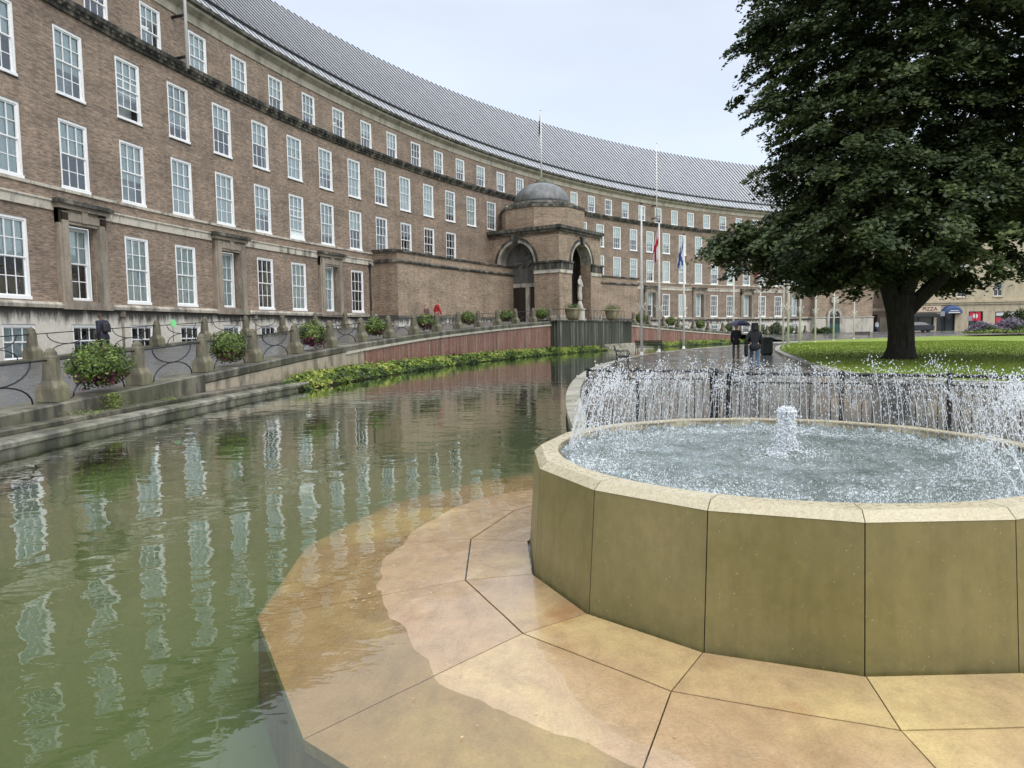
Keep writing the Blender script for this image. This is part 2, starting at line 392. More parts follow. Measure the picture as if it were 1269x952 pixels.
for i,(area,nm,k,z0) in enumerate(inst):
    if area<=0 and i>=100: 
        pass
    K=kinds[nm]; recess=.05+(.22 if (nm=='G' and k in STONE) else 0)-(.06 if nm=='B' else 0)
    opn=(nm,k) in (('R2',2),('R1',6))
    v=random.choices(range(8),[8,5,5,3,2.5,.5,.5,.8])[0]
    if nm=='B': v=random.choice([5,6,3,0])
    if (nm,k) in dark_cols: v=random.choice([5,6])
    if (nm,k)==('R2',1): v=1
    if (nm,k) in (('G',0),('G',1)): v=2
    X,Y,_=PK(k,R0+recess,0)
    fm=K['fo' if opn else 'f']; pm=K['po' if opn else 'p']; bm_=K['b'][v]
    if i<100:
        o=link('window',fm,hall,(X,Y,z0),rzk(k))
        link('pane',pm,o); link('blind',bm_,o)
    else:
        Mx=Matrix.Translation((X,Y,z0))@Matrix.Rotation(rzk(k),4,'Z')
        for me,base in ((fm,0),(pm,1),(bm_,2)):
            vs=[tuple(Mx@v_.co) for v_ in me.vertices]; b0=len(rest.v); rest.v+=vs
            for p in me.polygons:
                rest.f.append([b0+j for j in p.vertices]); rest.m.append(base+(p.material_index if base==2 else 0)); rest.uv.append(None); rest.sm.append(False)
o=rest.obj('window_row',[M['white'],M['glass'],M['blind'],M['curtain'],M['room'],M['strip']],hall); tag(o,kind='stuff')
# stone window surrounds on the ground floor
sm=MB(); W2=.78
sm.box(-1.22,-W2,-.22,.26,2.99,6.55); sm.box(W2,1.22,-.22,.26,2.99,6.55)
sm.box(-1.22,1.22,-.22,.26,6.0,6.55); sm.box(-1.10,-W2-.02,-.27,-.22,2.99,6.45); sm.box(W2+.02,1.10,-.27,-.22,2.99,6.45); sm.box(-1.10,1.10,-.27,-.22,6.12,6.42)
sm.box(-W2,W2,-.2,.2,2.99,3.03)
sm.box(-1.32,1.32,-.34,.05,6.553,6.72); sm.box(-1.42,1.42,-.46,.05,6.723,6.84,1); sm.box(-1.36,1.36,-.40,.05,6.843,6.90,1)
sm.box(-1.3,1.3,-.30,-.02,2.70,2.985); sm.box(-.14,.14,-.31,-.2,6.1,6.55)
sme=sm.mesh('window_surround',[M['stone_surround'],M['stone_dark']])
for k in sorted(STONE):
    if k>=K0 and k<K1-.4: link('window_surround',sme,hall,PK(k,R0,0),rzk(k))
# sills stained dark under first floor windows etc.
sm=MB(); sm.box(-.74,.74,-.05,.05,-.09,-.047); sme=sm.mesh('window_sill',M['stone_dark'])
ms=MB()
for nm in ('R1','R2'):
    z0,z1,ks,hw,_=rows[nm]
    for k in ks:
        Mx=Matrix.Translation(PK(k,R0,z0))@Matrix.Rotation(rzk(k),4,'Z')
        ms.add([tuple(Mx@v.co) for v in sme.vertices],[tuple(p.vertices) for p in sme.polygons],0)
o=ms.obj('sill_row',M['stone_dark'],hall); tag(o,kind='stuff')
# drainpipes
for k in (1.62,4.62,8.45,21.7):
    mb=MB(); a=PK(k,R0-.1,0); mb.tube([(a[0],a[1],.6),(a[0],a[1],2.7 if k<8 else 6.4)],.055,8); mb.box(a[0]-.1,a[0]+.1,a[1]-.1,a[1]+.1,2.45 if k<8 else 6.3,2.7 if k<8 else 6.55)
    mb.obj('drainpipe',M['stone_surround'] if k<8 else M['iron'],hall)
# roof flagpoles bracketed on the front wall
def wallpole(k,z0,z1):
    a=PK(k,R0-.75,0); b=PK(k,R0,0)
    mb=MB(); mb.tube([(a[0],a[1],z0),(a[0],a[1],(z0+z1)/2),(a[0],a[1],z1)],[.075,.07,.035],10); mb.lathe([(.03,0),(.1,.05),(.1,.12),(0,.18)],8,0,(a[0],a[1],z1))
    p=mb.obj('flagpole',M['pole'],hall)
    for z in (z0+.5,16.6): mb=MB(); mb.tube([(b[0],b[1],z),(a[0],a[1],z+.05)],.07,6); mb.obj('bracket',M['iron'],p)
wallpole(2.95,14.2,24.0); wallpole(23.1,14.6,24.0)
# ---------------- low wings either side of the porch
RW=R0-2.05
for (a,b) in ((8.62,14.2),(15.8,21.38)):
    mb=MB(); mc=MB(); mc2=MB(); mc3=MB()
    sweep(mb,[(R0+.1,-.5),(RW,-.5),(RW,6.62),(R0+.1,6.62)],a,b)
    sweep(mb,[(R0+.1,6.86),(RW,6.86),(RW,7.36),(R0+.1,7.36)],a,b)
    sweep(mc,[(R0+.1,6.625),(RW-.1,6.625),(RW-.16,6.74),(RW-.02,6.855),(R0+.1,6.855)],a-.05,b+.05)
    sweep(mc3,[(R0+.1,7.365),(RW-.1,7.365),(RW-.14,7.5),(RW+.1,7.56),(R0+.1,7.56)],a-.05,b+.05)
    sweep(mc2,[(R0,-.6),(RW-.08,-.6),(RW-.08,2.72),(RW+.02,2.86),(R0,2.86)],a-.025,b+.025)
    w=mb.obj('wing',M['brick_porch'],hall); mc.obj('wing_ledge',M['stone_dark'],w); mc3.obj('parapet_coping',M['stone_dark'],w); mc2.obj('wing_plinth',M['plinth'],w)
# ---------------- porch
A15=th(15); tX,tY=math.cos(A15),-math.sin(A15); nX,nY=-math.sin(A15),-math.cos(A15)
P15=PK(15,R0,0)
def PL(p): return (P15[0]+p[0]*tX+p[1]*nX, P15[1]+p[0]*tY+p[1]*nY, p[2])   # (a,m,z)
H=3.8; MF=7.7; ZB=10.2; ZS=7.62; AR=1.9
mb=MB()
def arch_face(mb,mapf,x0,x1,xc,ar,zs,z0,z1,depth,mi=0,inner=2,seg=20):
    """wall face in plane coordinates (x,d,z), mapf maps to world"""
    def q(pts,uvs,m=mi): mb.face([mapf(*p) for p in pts],m,uvs)
    for a,b in ((x0,xc-ar),(xc+ar,x1)):
        q([(a,0,z0),(b,0,z0),(b,0,z1),(a,0,z1)],[(a,z0),(b,z0),(b,z1),(a,z1)])
    arc=[(xc-ar*math.cos(PI*i/seg),zs+ar*math.sin(PI*i/seg)) for i in range(seg+1)]
    for (xa,za),(xb,zb) in zip(arc,arc[1:]):
        q([(xa,0,za),(xb,0,zb),(xb,0,z1),(xa,0,z1)],[(xa,za),(xb,zb),(xb,z1),(xa,z1)])
        q([(xa,0,za),(xa,depth,za),(xb,depth,zb),(xb,0,zb)],[(0,0)]*4,inner)
    for x in (xc-ar,xc+ar): q([(x,0,z0),(x,depth,z0),(x,depth,zs),(x,0,zs)],[(0,z0),(depth,z0),(depth,zs),(0,zs)])
def side_map(x,d,z): return PL((-H+d,x,z))
def side_map2(x,d,z): return PL((H-d,x,z))
def front_map(x,d,z): return PL((x,MF-d,z))
Z0P=1.9
arch_face(mb,side_map,-.3,MF,3.2,AR,ZS,Z0P,ZB,1.1)
arch_face(mb,side_map2,-.3,MF,3.2,AR,ZS,Z0P,ZB,1.1)
arch_face(mb,front_map,-H,H,.1,1.75,ZS,Z0P,ZB,1.1)
mb.box(-H,H,-.3,MF,ZB-.3,ZB-.02,0,PL)
porch=mb.obj('porch',[M['brick_porch'],M['brick'],M['arch_stone']],hall)
# stone plinth of the porch, bands, cornice
mb=MB()
def ringbox(mb,off,z0,z1,mi=0,skipside=None,skipfront=None,own=None):
    # perimeter strip of the square block standing `off` proud, broken at arch openings when given
    mb_=mb
    def run(mapf,x0,x1,gap):
        segs=[(x0,x1)] if gap is None else [(x0,gap[0]),(gap[1],x1)]
        for a,b in segs:
            c=[(a,-off,z0),(b,-off,z0),(b,.04,z0),(a,.04,z0),(a,-off,z1),(b,-off,z1),(b,.04,z1),(a,.04,z1)]
            if own: mb=MB()
            else: mb=mb_
            mb.add([mapf(*p) for p in c],[(0,1,5,4),(1,2,6,5),(3,0,4,7),(4,5,6,7),(0,3,2,1)],mi)
            if own: mb.obj(own[0],own[1],porch)
    run(side_map,-.3,MF+off,skipside); run(side_map2,-.3,MF+off,skipside); run(front_map,-H-off+.003,H+off-.003,skipfront)
gs=(3.2-AR,3.2+AR); gf=(.1-1.75,.1+1.75)
ringbox(mb,.10,1.9,2.9,0,gs,gf,('porch_plinth',M['stone']))
ringbox(mb,.08,6.6,6.93,0,gs,gf,('porch_band',M['band']))
ringbox(mb,.14,6.94,7.5,0,gs,gf,('porch_frieze',M['stone_dark'])); ringbox(mb,.24,7.503,7.66,0,gs,gf,('porch_ledge',M['stone_dark']))
mb=MB(); ringbox(mb,.12,ZB,ZB+.22); ringbox(mb,.26,ZB+.223,ZB+.5); mb.box(-H-.2,H+.2,-.3,MF+.2,ZB+.3,ZB+.48,0,PL)
mb.obj('porch_cornice',M['stone_dark'],porch)
# archivolts with keystone
def archivolt(mb,mapf,xc,ar,zs,wd,proud,mi=0,seg=24):
    prev=None
    for i in range(seg+1):
        t_=PI*i/seg; c,s_=math.cos(t_),math.sin(t_)
        cur=[(xc-ar*c,0.02,zs+ar*s_),(xc-ar*c,-proud,zs+ar*s_),(xc-(ar+wd)*c,-proud,zs+(ar+wd)*s_),(xc-(ar+wd)*c,.02,zs+(ar+wd)*s_)]
        cur=[mapf(*p) for p in cur]
        if prev:
            for j in range(3): mb.face([prev[j],cur[j],cur[j+1],prev[j+1]],mi)
        prev=cur
for mp,xc,ar in ((side_map,3.2,AR),(side_map2,3.2,AR),(front_map,.1,1.75)):
    mb=MB()
    archivolt(mb,mp,xc,ar-.02,ZS,.26,.06,0); archivolt(mb,mp,xc,ar+.245,ZS,.16,.13,1)
    c=[(xc-.22,-.3,ZS+ar-.08),(xc+.22,-.3,ZS+ar-.08),(xc+.22,.02,ZS+ar-.08),(xc-.22,.02,ZS+ar-.08),(xc-.32,-.3,ZS+ar+.62),(xc+.32,-.3,ZS+ar+.62),(xc+.32,.02,ZS+ar+.62),(xc-.32,.02,ZS+ar+.62)]
    mb.add([mp(*p) for p in c],[(0,1,5,4),(1,2,6,5),(3,0,4,7),(4,5,6,7),(0,3,2,1)],1)
    mb.obj('archivolt',[M['arch_stone'],M['stone_dark']],porch)
# inner lobby : tympana, doors, floor
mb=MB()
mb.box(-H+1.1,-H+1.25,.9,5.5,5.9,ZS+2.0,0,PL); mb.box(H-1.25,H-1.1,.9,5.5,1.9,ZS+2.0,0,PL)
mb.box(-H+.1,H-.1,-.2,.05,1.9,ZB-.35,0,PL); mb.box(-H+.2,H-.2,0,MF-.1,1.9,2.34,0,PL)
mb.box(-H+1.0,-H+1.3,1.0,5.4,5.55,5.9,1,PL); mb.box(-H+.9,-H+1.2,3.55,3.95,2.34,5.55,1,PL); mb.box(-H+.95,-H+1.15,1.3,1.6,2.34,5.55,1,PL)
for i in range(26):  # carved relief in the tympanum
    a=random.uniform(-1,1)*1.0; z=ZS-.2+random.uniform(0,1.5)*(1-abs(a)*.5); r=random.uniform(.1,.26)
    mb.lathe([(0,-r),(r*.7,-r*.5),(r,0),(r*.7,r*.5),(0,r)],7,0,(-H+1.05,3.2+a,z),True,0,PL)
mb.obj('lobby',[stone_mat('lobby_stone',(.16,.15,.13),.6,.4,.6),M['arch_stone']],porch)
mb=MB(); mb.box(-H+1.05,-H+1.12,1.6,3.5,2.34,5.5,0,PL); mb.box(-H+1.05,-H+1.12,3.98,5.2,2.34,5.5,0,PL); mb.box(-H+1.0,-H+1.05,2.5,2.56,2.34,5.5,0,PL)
mb.obj('door',simple('dark_bronze_door',(.03,.02,.014),.5),porch)
# drum and dome
DC=(0,3.55); mb=MB(); 
def octo(mb,r,z0,z1,mi,seg=8,ph=PI/8,r1=None):
    mb.lathe([(r,z0),(r1 or r,z1)],seg,mi,(DC[0],DC[1],0),False,ph,PL)
octo(mb,4.0,ZB+.45,12.55,0); 
for i,f in enumerate(mb.f):  # brick uv for the drum sides
    if len(f)==4:
        u0=(i%8)*3.1; mb.uv[i]=[(u0,10.6),(u0+3.06,10.6),(u0+3.06,12.55),(u0,12.55)]
octo(mb,4.08,12.553,12.78,1); octo(mb,3.6,12.783,13.0,1); mb.lathe([(3.15,13.003),(3.1,13.2),(2.8,13.3)],28,1,(0,DC[1],0),False,0,PL)
mb.obj('drum',[M['brick_porch'],M['stone_dark']],porch)
mb=MB(); mb.lathe([(2.66*math.cos(t_),13.28+2.05*math.sin(t_)) for t_ in [i*PI/2/14 for i in range(14)]]+[(.62,15.31)],36,0,(0,DC[1],0),True,0,PL)
mb.obj('dome',M['dome'],porch)
mb=MB(); mb.lathe([(.72,15.2),(.74,15.34),(.55,15.4),(.5,15.55),(.25,15.62),(.12,15.8)],16,0,(0,DC[1],0),False,0,PL); mb.obj('finial',stone_mat('finial',(.2,.21,.13),.7),porch)
pp=PL((0,DC[1],0)); mb=MB(); mb.tube([(pp[0],pp[1],15.6),(pp[0],pp[1],19),(pp[0],pp[1],21.9)],[.085,.07,.04],10); mb.lathe([(0,0),(.1,.08),(0,.2)],8,0,(pp[0],pp[1],21.88)); mb.obj('flagpole',M['pole'],porch)
def limp_flag(cx,cy,ztop,w,h,cols,stripes,mats,seed=0,depth=.1):
    """a flag hanging limp against its pole"""
    rr=random.Random(seed); mb=MB(); nx,nz=10,14; P=[]
    ph=[rr.uniform(0,6) for _ in range(4)]
    for j in range(nz+1):
        v=j/nz; row=[]
        spread=w*(.25+.75*math.sin(min(1,v*1.3)*PI/2)*(1-.25*v))
        for i in range(nx+1):
            u=i/nx
            row.append((cx-.04-spread*u*.5, cy-.02+depth*math.sin(u*9+ph[0]+v*2)*u, ztop-h*v-u*h*.28*(1-.2*math.sin(v*5+ph[1]))))
        P.append(row)
    for j in range(nz):
        for i in range(nx): mb.face([P[j][i],P[j][i+1],P[j+1][i+1],P[j+1][i]],stripes(i/nx,j/nz),None,True)
    return mb
mb=limp_flag(pp[0],pp[1],21.8,.42,1.9,None,lambda u,v:0,None,3,.08)
mb.obj('flag',simple('dark_flag',(.10,.11,.13),.8),porch)
# ---------------- end pavilion
mb=MB(); RP=R0-1.1
KP0,KP1=33.0,36.4
for z0,z1 in ((2.9,18.0),):
    sweep(mb,[(R0+14,z0),(RP,z0),(RP,z1),(R0+14,z1)],KP0,KP1)
pav=mb.obj('pavilion',M['brick_porch'],hall)
mb=MB(); sweep(mb,[(R0+14,-.5),(RP-.12,-.5),(RP-.12,2.55),(RP-.02,2.8),(R0+14,2.8)],KP0-.03,KP1+.03); sweep(mb,[(R0+14,2.8),(RP-.2,2.8),(RP-.2,2.93),(R0+14,2.93)],KP0-.05,KP1+.05); m9=MB(); sweep(m9,[(R0,17.4),(RP-.3,17.4),(RP-.3,17.8),(R0,17.8)],KP0-.05,KP1+.05); m9.obj('pavilion_cornice',M['stone_dark'],pav)
mb.obj('pavilion_plinth',stone_mat('pav_stone',(.5,.46,.39),.5,.34,.52),pav)
dk=34.05
def DM(x,d,z):
    a=th(dk); r=RP-.16+d; return (CX+r*math.sin(a)+x*math.cos(a),CY+r*math.cos(a)-x*math.sin(a),z)
mb=MB(); archivolt(mb,DM,0,1.0,2.9,.45,.1,0,16)
for s_ in (-1,1):
    c=[(s_*1.0,-.1,.2),(s_*1.45,-.1,.2),(s_*1.45,.1,.2),(s_*1.0,.1,.2),(s_*1.0,-.1,2.9),(s_*1.45,-.1,2.9),(s_*1.45,.1,2.9),(s_*1.0,.1,2.9)]
    mb.add([DM(*p) for p in c],[(0,1,5,4),(1,2,6,5),(3,0,4,7),(4,5,6,7)],0)
mb.box(-.35,.35,-.15,.05,4.3,5.6,0,lambda p:DM(*p)); mb.box(-.7,.7,-.12,.05,5.0,5.9,0,lambda p:DM(*p))
mb.obj('door_surround',M['stone'],pav)
mb=MB(); pts=[(-1,-.03,.3),(1,-.03,.3),(1,-.03,1.9),(-1,-.03,1.9)]; mb.face([DM(*p) for p in pts],0)
for s0,s1 in ((-.95,-.06),(.06,.95)): mb.face([DM(s0,-.05,.4),DM(s1,-.05,.4),DM(s1,-.05,1.85),DM(s0,-.05,1.85)],0)
fan=[(-1,-.02,1.9)]+[(-math.cos(PI*i/12),-.02,2.9+math.sin(PI*i/12)) for i in range(13)]+[(1,-.02,1.9)]; mb.face([DM(*p) for p in fan],1)
mb.obj('door',[simple('teal_door',(.02,.07,.07),.4),simple('fanlight',(.02,.025,.03),.2)],pav)
# ================================================================ GROUND, ROADS, WATER
FX,FY=2.232,5.735; PH=3.355; ZW=-.25
def gz(y): 
    t_=max(0,min(1,(y-78)/27)); return .5*t_*t_*(3-2*t_)
# wet paving material
def paving(name,base,b2,sx,sy,rough_lo,rough_hi,joint=(.03,.03,.03),kind='Object',rot=0,jw=.012):
    t=NT(name); tc=t.a('TexCoord'); mp=t.a('Mapping',i={'Vector':tc.outputs[kind],'Rotation':(0,0,rot)}); v=mp.outputs[0]
    b=t.a('TexBrick',offset=.5,i={'Vector':v,'Color1':(*base,1),'Color2':(*b2,1),'Mortar':(*joint,1),'Scale':1,'Mortar Size':jw,'Brick Width':sx,'Row Height':sy})
    n=t.noise(v,.35,5,.6); n2=t.noise(v,7,4)
    c=t.mix(.6,b.outputs[0],t.ramp(n2,[(.3,.75),(.7,1.2)]),'MULTIPLY')
    r=t.ramp(n,[(.38,rough_lo),(.62,rough_hi)])
    h=t.math('ADD',t.math('MULTIPLY',b.outputs[1],-1),t.math('MULTIPLY',t.noise(v,22,3),.35))
    return t.done(t.bsdf(c,r,t.bump(h,.35,.01),.6))
M['path']=paving('wet_path_paving',(.13,.128,.12),(.10,.10,.095),.9,.6,.06,.28,rot=.5)
t=NT('wet_asphalt'); _v=t.coord('Object'); _n=t.noise(_v,.5,5); _g=t.noise(_v,60,3)
M['road']=t.done(t.bsdf(t.ramp(_g,[(.3,(.095,.096,.098)),(.7,(.125,.126,.128))]),t.ramp(_n,[(.4,.16),(.65,.42)]),t.bump(_g,.4,.008)))
M['ground']=simple('ground_dark',(.10,.10,.095),.8)
# land polygon: outside the moat ring, with a bite for the fountain pool
FR=3.95
def arcpts(r,k0,k1,n): return [(PK(k0+(k1-k0)*i/n,r,0)[0],PK(k0+(k1-k0)*i/n,r,0)[1]) for i in range(n+1)]
RPATH=84.3; KE=24.3
# intersection of the path edge circle with the fountain pool circle
d=math.hypot(FX-CX,FY-CY); aa=(RPATH**2-FR**2+d*d)/(2*d); hh=math.sqrt(RPATH**2-aa*aa)
ux,uy=(FX-CX)/d,(FY-CY)/d
I1=(CX+aa*ux+hh*uy, CY+aa*uy-hh*ux); I2=(CX+aa*ux-hh*uy, CY+aa*uy+hh*ux)
far,near=(I1,I2) if I1[1]>I2[1] else (I2,I1)
kf=lambda p:(math.atan2(p[0]-CX,p[1]-CY)+.9568)/.0307+15
inner=arcpts(RPATH,KE,kf(far),60)
a0=math.atan2(far[1]-FY,far[0]-FX); a1=math.atan2(near[1]-FY,near[0]-FX)
if a1>a0: a1-=2*PI
notch=[(FX+FR*math.cos(a0+(a1-a0)*i/40),FY+FR*math.sin(a0+(a1-a0)*i/40)) for i in range(1,40)]
south=[near,(1.0,1.45),(-1.4,1.45),(-1.4,-2.5),(.9,-3.2)]
k_s=kf((.9,-3.2)); sth=arcpts(RPATH,k_s,-14,16)
outer=arcpts(95.2,-14,KE,90)
bank=inner+notch+south+sth
def strip_down(mb,pts,z0,z1,mi=0,closed=False):
    for p,q in zip(pts,pts[1:]): mb.face([(p[0],p[1],z1),(q[0],q[1],z1),(q[0],q[1],z0),(p[0],p[1],z0)],mi)
def fill(loop,z,name,mat,holes=()):
    bm=bmesh.new(); E=[]
    for lp in [loop]+list(holes):
        vs=[bm.verts.new((p[0],p[1],z)) for p in lp]
        for i in range(len(vs)): E.append(bm.edges.new((vs[i],vs[(i+1)%len(vs)])))
    bmesh.ops.triangle_fill(bm,edges=E,use_beauty=True,normal=(0,0,1))
    for f in bm.faces:
        if f.normal.z<0: f.normal_flip()
    me=bpy.data.meshes.new(name); bm.to_mesh(me); bm.free(); me.materials.append(mat); return me
moat_hole=bank+outer   # closed ring region of the moat
big=[(-2500,-2500),(2500,-2500),(2500,2500),(-2500,2500)]
g=link('ground',fill(big,-.004,'ground',M['ground'],[moat_hole])); tag(g,kind='structure')
# wet path : from the moat bank to the lawn
pathloop=inner+notch+south+[( .9,-3.2),(40,-30),(150,-30),(150,82),(34,82)]
pt=arcpts(RPATH,KE,kf(far),60)
pathloop=inner+notch+[near,(1.0,1.45),(-1.4,1.45),(-1.4,-2.5),(.9,-3.2)]+sth[1:]+[(30,-80),(190,-60),(190,150),(40,110)]
p=link('path',fill(pathloop,0.0,'path',M['path'])); tag(p,kind='structure')
# street and forecourt beyond, rising gently
mb=MB(); X0,X1,Y0,Y1=22,260,74,190; nx,ny=24,30
for j in range(ny):
    for i in range(nx):
        xa,xb=X0+(X1-X0)*i/nx,X0+(X1-X0)*(i+1)/nx; ya,yb=Y0+(Y1-Y0)*j/ny,Y0+(Y1-Y0)*(j+1)/ny
        if xa<30 and ya<84 : continue
        mb.face([(xa,ya,gz(ya)+.005),(xb,ya,gz(ya)+.005),(xb,yb,gz(yb)+.005),(xa,yb,gz(yb)+.005)])
s_=mb.obj('street',M['road']); tag(s_,kind='structure')
# bank walls and moat bed
mb=MB(); strip_down(mb,bank,-1.0,-.004); s_=mb.obj('bank_wall',M['kerb']); tag(s_,'wet stone wall holding up the near bank of the moat beside the path','wall')
mb=MB()
# pale coping along the path edge
def ribbon(mb,pts,w0,w1,z0,z1,mi=0):
    P=[Vector((p[0],p[1],0)) for p in pts]; L=[];Rr=[]
    for i,p in enumerate(P):
        d_=(P[min(i+1,len(P)-1)]-P[max(i-1,0)]).normalized(); n_=Vector((-d_.y,d_.x,0)); L.append(p+n_*w0); Rr.append(p+n_*w1)
    for i in range(len(P)-1):
        a,b,c,e=L[i],L[i+1],Rr[i+1],Rr[i]
        mb.face([(a.x,a.y,z1),(b.x,b.y,z1),(c.x,c.y,z1),(e.x,e.y,z1)],mi)
        mb.face([(a.x,a.y,z0),(b.x,b.y,z0),(b.x,b.y,z1),(a.x,a.y,z1)],mi)
        mb.face([(e.x,e.y,z1),(c.x,c.y,z1),(c.x,c.y,z0),(e.x,e.y,z0)],mi)
ribbon(mb,inner,-.04,.30,-.1,.035); s_=mb.obj('path_kerb',M['kerb_pale']); tag(s_,kind='structure')
t=NT('moat_bed'); _n=t.noise(t.coord('Object'),.35,5); _v=t.coord('Object')
M['bed']=t.done(t.bsdf(t.ramp(_n,[(.3,(.092,.128,.042)),(.7,(.125,.155,.056))]),.9))
M['bank_lip']=M['kerb_pale']
mb=MB(); mb.face([(-40,-40,-.85),(60,-40,-.85),(60,110,-.85),(-40,110,-.85)]); s_=mb.obj('moat_bed',M['bed']); tag(s_,kind='structure')
# water
t=NT('moat_water')
_o=t.coord('Object'); 
_w1=t.noise(t.coord('Object',(1.0,1.4,1)),1.55,2.5,.45,.5); _w2=t.noise(t.coord('Object',(1.,1.6,1)),7,2,.5,.3)
_w3=t.noise(t.coord('Object',(1,1,1)),.25,3)
_amp=t.ramp(_w3,[(.35,.35),(.65,1.0)])
_h=t.math('ADD',t.math('MULTIPLY',_w1,1.0),t.math('MULTIPLY',_w2,.07))
_h=t.math('MULTIPLY',_h,_amp)
_rv=t.a('TexVoronoi',feature='F1',i={'Vector':_o,'Scale':5.0}); _rd=_rv.outputs['Distance']
_ring=t.math('MULTIPLY',t.math('SINE',t.math('MULTIPLY',_rd,75.0)),t.ramp(_rd,[(.02,.012),(.16,0)]))
_h=t.math('ADD',_h,_ring)
_sx=t.a('VectorMath',operation='DISTANCE',i={0:_o,1:(FX,FY,0)}); _near=t.a('MapRange',i={0:_sx.outputs['Value'],1:3.0,2:6.0,3:1.0,4:0.0}).outputs[0]
_h=t.math('ADD',_h,t.math('MULTIPLY',t.math('MULTIPLY',t.noise(t.coord('Object',(1,1.5,1)),5,2,.5,1.0),_near),.13))
_nm=t.bump(_h,1.0,.013)
_fr=t.a('Fresnel',i={'IOR':1.36,'Normal':_nm}); _tr=t.a('BsdfTransparent',i={'Color':(.96,.975,.90,1)}); _gl=t.a('BsdfGlossy',i={'Color':(.95,.97,.95,1),'Roughness':.0,'Normal':_nm})
_ms=t.a('MixShader',i={0:t.math('MULTIPLY',_fr.outputs[0],1.7,0,True),1:_tr.outputs[0],2:_gl.outputs[0]})
M['water']=t.done(_ms.outputs[0])
# murk: a second greener veil just under the surface everywhere except above the platform is given by the bed itself
wl=arcpts(94.4,-13.9,KE+.4,80)+arcpts(80,KE+.4,-13.9,80)
w=link('moat_water',fill(wl,ZW,'moat_water',M['water'])); tag(w,kind='structure')
# ================= the far (left) bank : kerbs, retaining wall, ramp road
KA,KB=-13.5,24.3
mb=MB(); 
sweep(mb,[(94.6,-.9),(93.42,-.9),(93.42,-.16),(93.36,-.13),(93.36,-.06),(93.42,-.02),(93.68,-.015),(93.72,-.05),(94.6,-.05)],KA,KB,0,.25)
s_=mb.obj('moat_kerb',M['kerb_moat']); tag(s_,'rounded mossy stone kerb running along the far water edge below the ramp','kerb')
mb=MB(); sweep(mb,[(94.6,-.04),(93.98,-.04),(93.98,.035),(94.02,.05),(94.6,.05)],KA,9,0,.25); s_=mb.obj('stone_ledge',M['kerb']); tag(s_,'dark damp stone ledge between the rounded kerb and the ramp wall','ledge')
# retaining wall: stone at the near end, red brick further along
t=NT('red_brick_wet'); _v=t.coord('UV'); _b=t.a('TexBrick',offset=.5,i={'Vector':_v,'Color1':(.31,.105,.065,1),'Color2':(.20,.07,.048,1),'Mortar':(.2,.17,.15,1),'Scale':1.,'Mortar Size':.008,'Brick Width':.235,'Row Height':.078})
_s=t.noise(t.coord('UV',(5,.35,1)),1.1,5,.65); _s2=t.noise(t.coord('UV',(2.4,.2,1)),1.4,6,.7)
_c=t.mix(t.ramp(_s,[(.48,0),(.66,.55)]),_b.outputs[0],(.38,.31,.25)); _c=t.mix(t.ramp(_s2,[(.46,0),(.62,.6)]),_c,(.04,.035,.02))
M['redbrick']=t.done(t.bsdf(_c,.5,t.bump(t.math('MULTIPLY',_b.outputs[1],-1),.5,.01)))
rw=empty('retaining_wall',PK(5,94.4,0)); rw.location=(0,0,0); tag(rw,'curved red brick retaining wall with pale coping between planted moat edge and ramp','wall')
def wallseg(mb,k0,k1,top_off,zb=-.3,r0=94.4,r1=95.0,mi=0):
    ks=krange(k0,k1,.25)
    for a,b in zip(ks,ks[1:]):
        za,zb_=zf(a)+top_off,zf(b)+top_off
        mb.face([PK(a,r0,zb),PK(b,r0,zb),PK(b,r0,zb_),PK(a,r0,za)],mi,[(a*3.2,zb),(b*3.2,zb),(b*3.2,zb_),(a*3.2,za)])
        mb.face([PK(a,r0,za),PK(b,r0,zb_),PK(b,r1,zb_),PK(a,r1,za)],mi,[(a*3.2,0),(b*3.2,0),(b*3.2,.5),(a*3.2,.5)])
mb=MB(); wallseg(mb,2.6,11.75,-.33); wallseg(mb,16.9,KB+.2,-.33); mb.obj('brick_face',M['redbrick'],rw)
mb=MB(); wallseg(mb,KA,-1.55,-.20); wallseg(mb,-1.55,2.6,-.25,mi=1); mb.obj('stone_face',[M['kerb'],stone_mat('kerb_clean',(.40,.34,.25),.7,.34,.52,rough=.5)],rw)
mb=MB()
for a,b in ((2.0,11.75),(16.9,KB+.2)): sweep(mb,[(95.0,-.33),(94.33,-.33),(94.31,-.225),(95.0,-.22)],a,b,0,.25,zf)
mb.obj('coping',M['coping_white'],rw)
mb=MB()
for a,b in ((KA,-1.5),): sweep(mb,[(95.2,-.5),(94.36,-.5),(94.36,0.0),(94.40,.03),(95.2,.03)],a,b,0,.25,zf)
for a,b in ((-1.5,11.75),(16.9,KB+.2)): sweep(mb,[(95.2,-.215),(94.36,-.215),(94.34,-.02),(94.38,.03),(95.2,.03)],a,b,0,.25,zf)
mb.obj('kerb_stone',M['kerb'],rw)
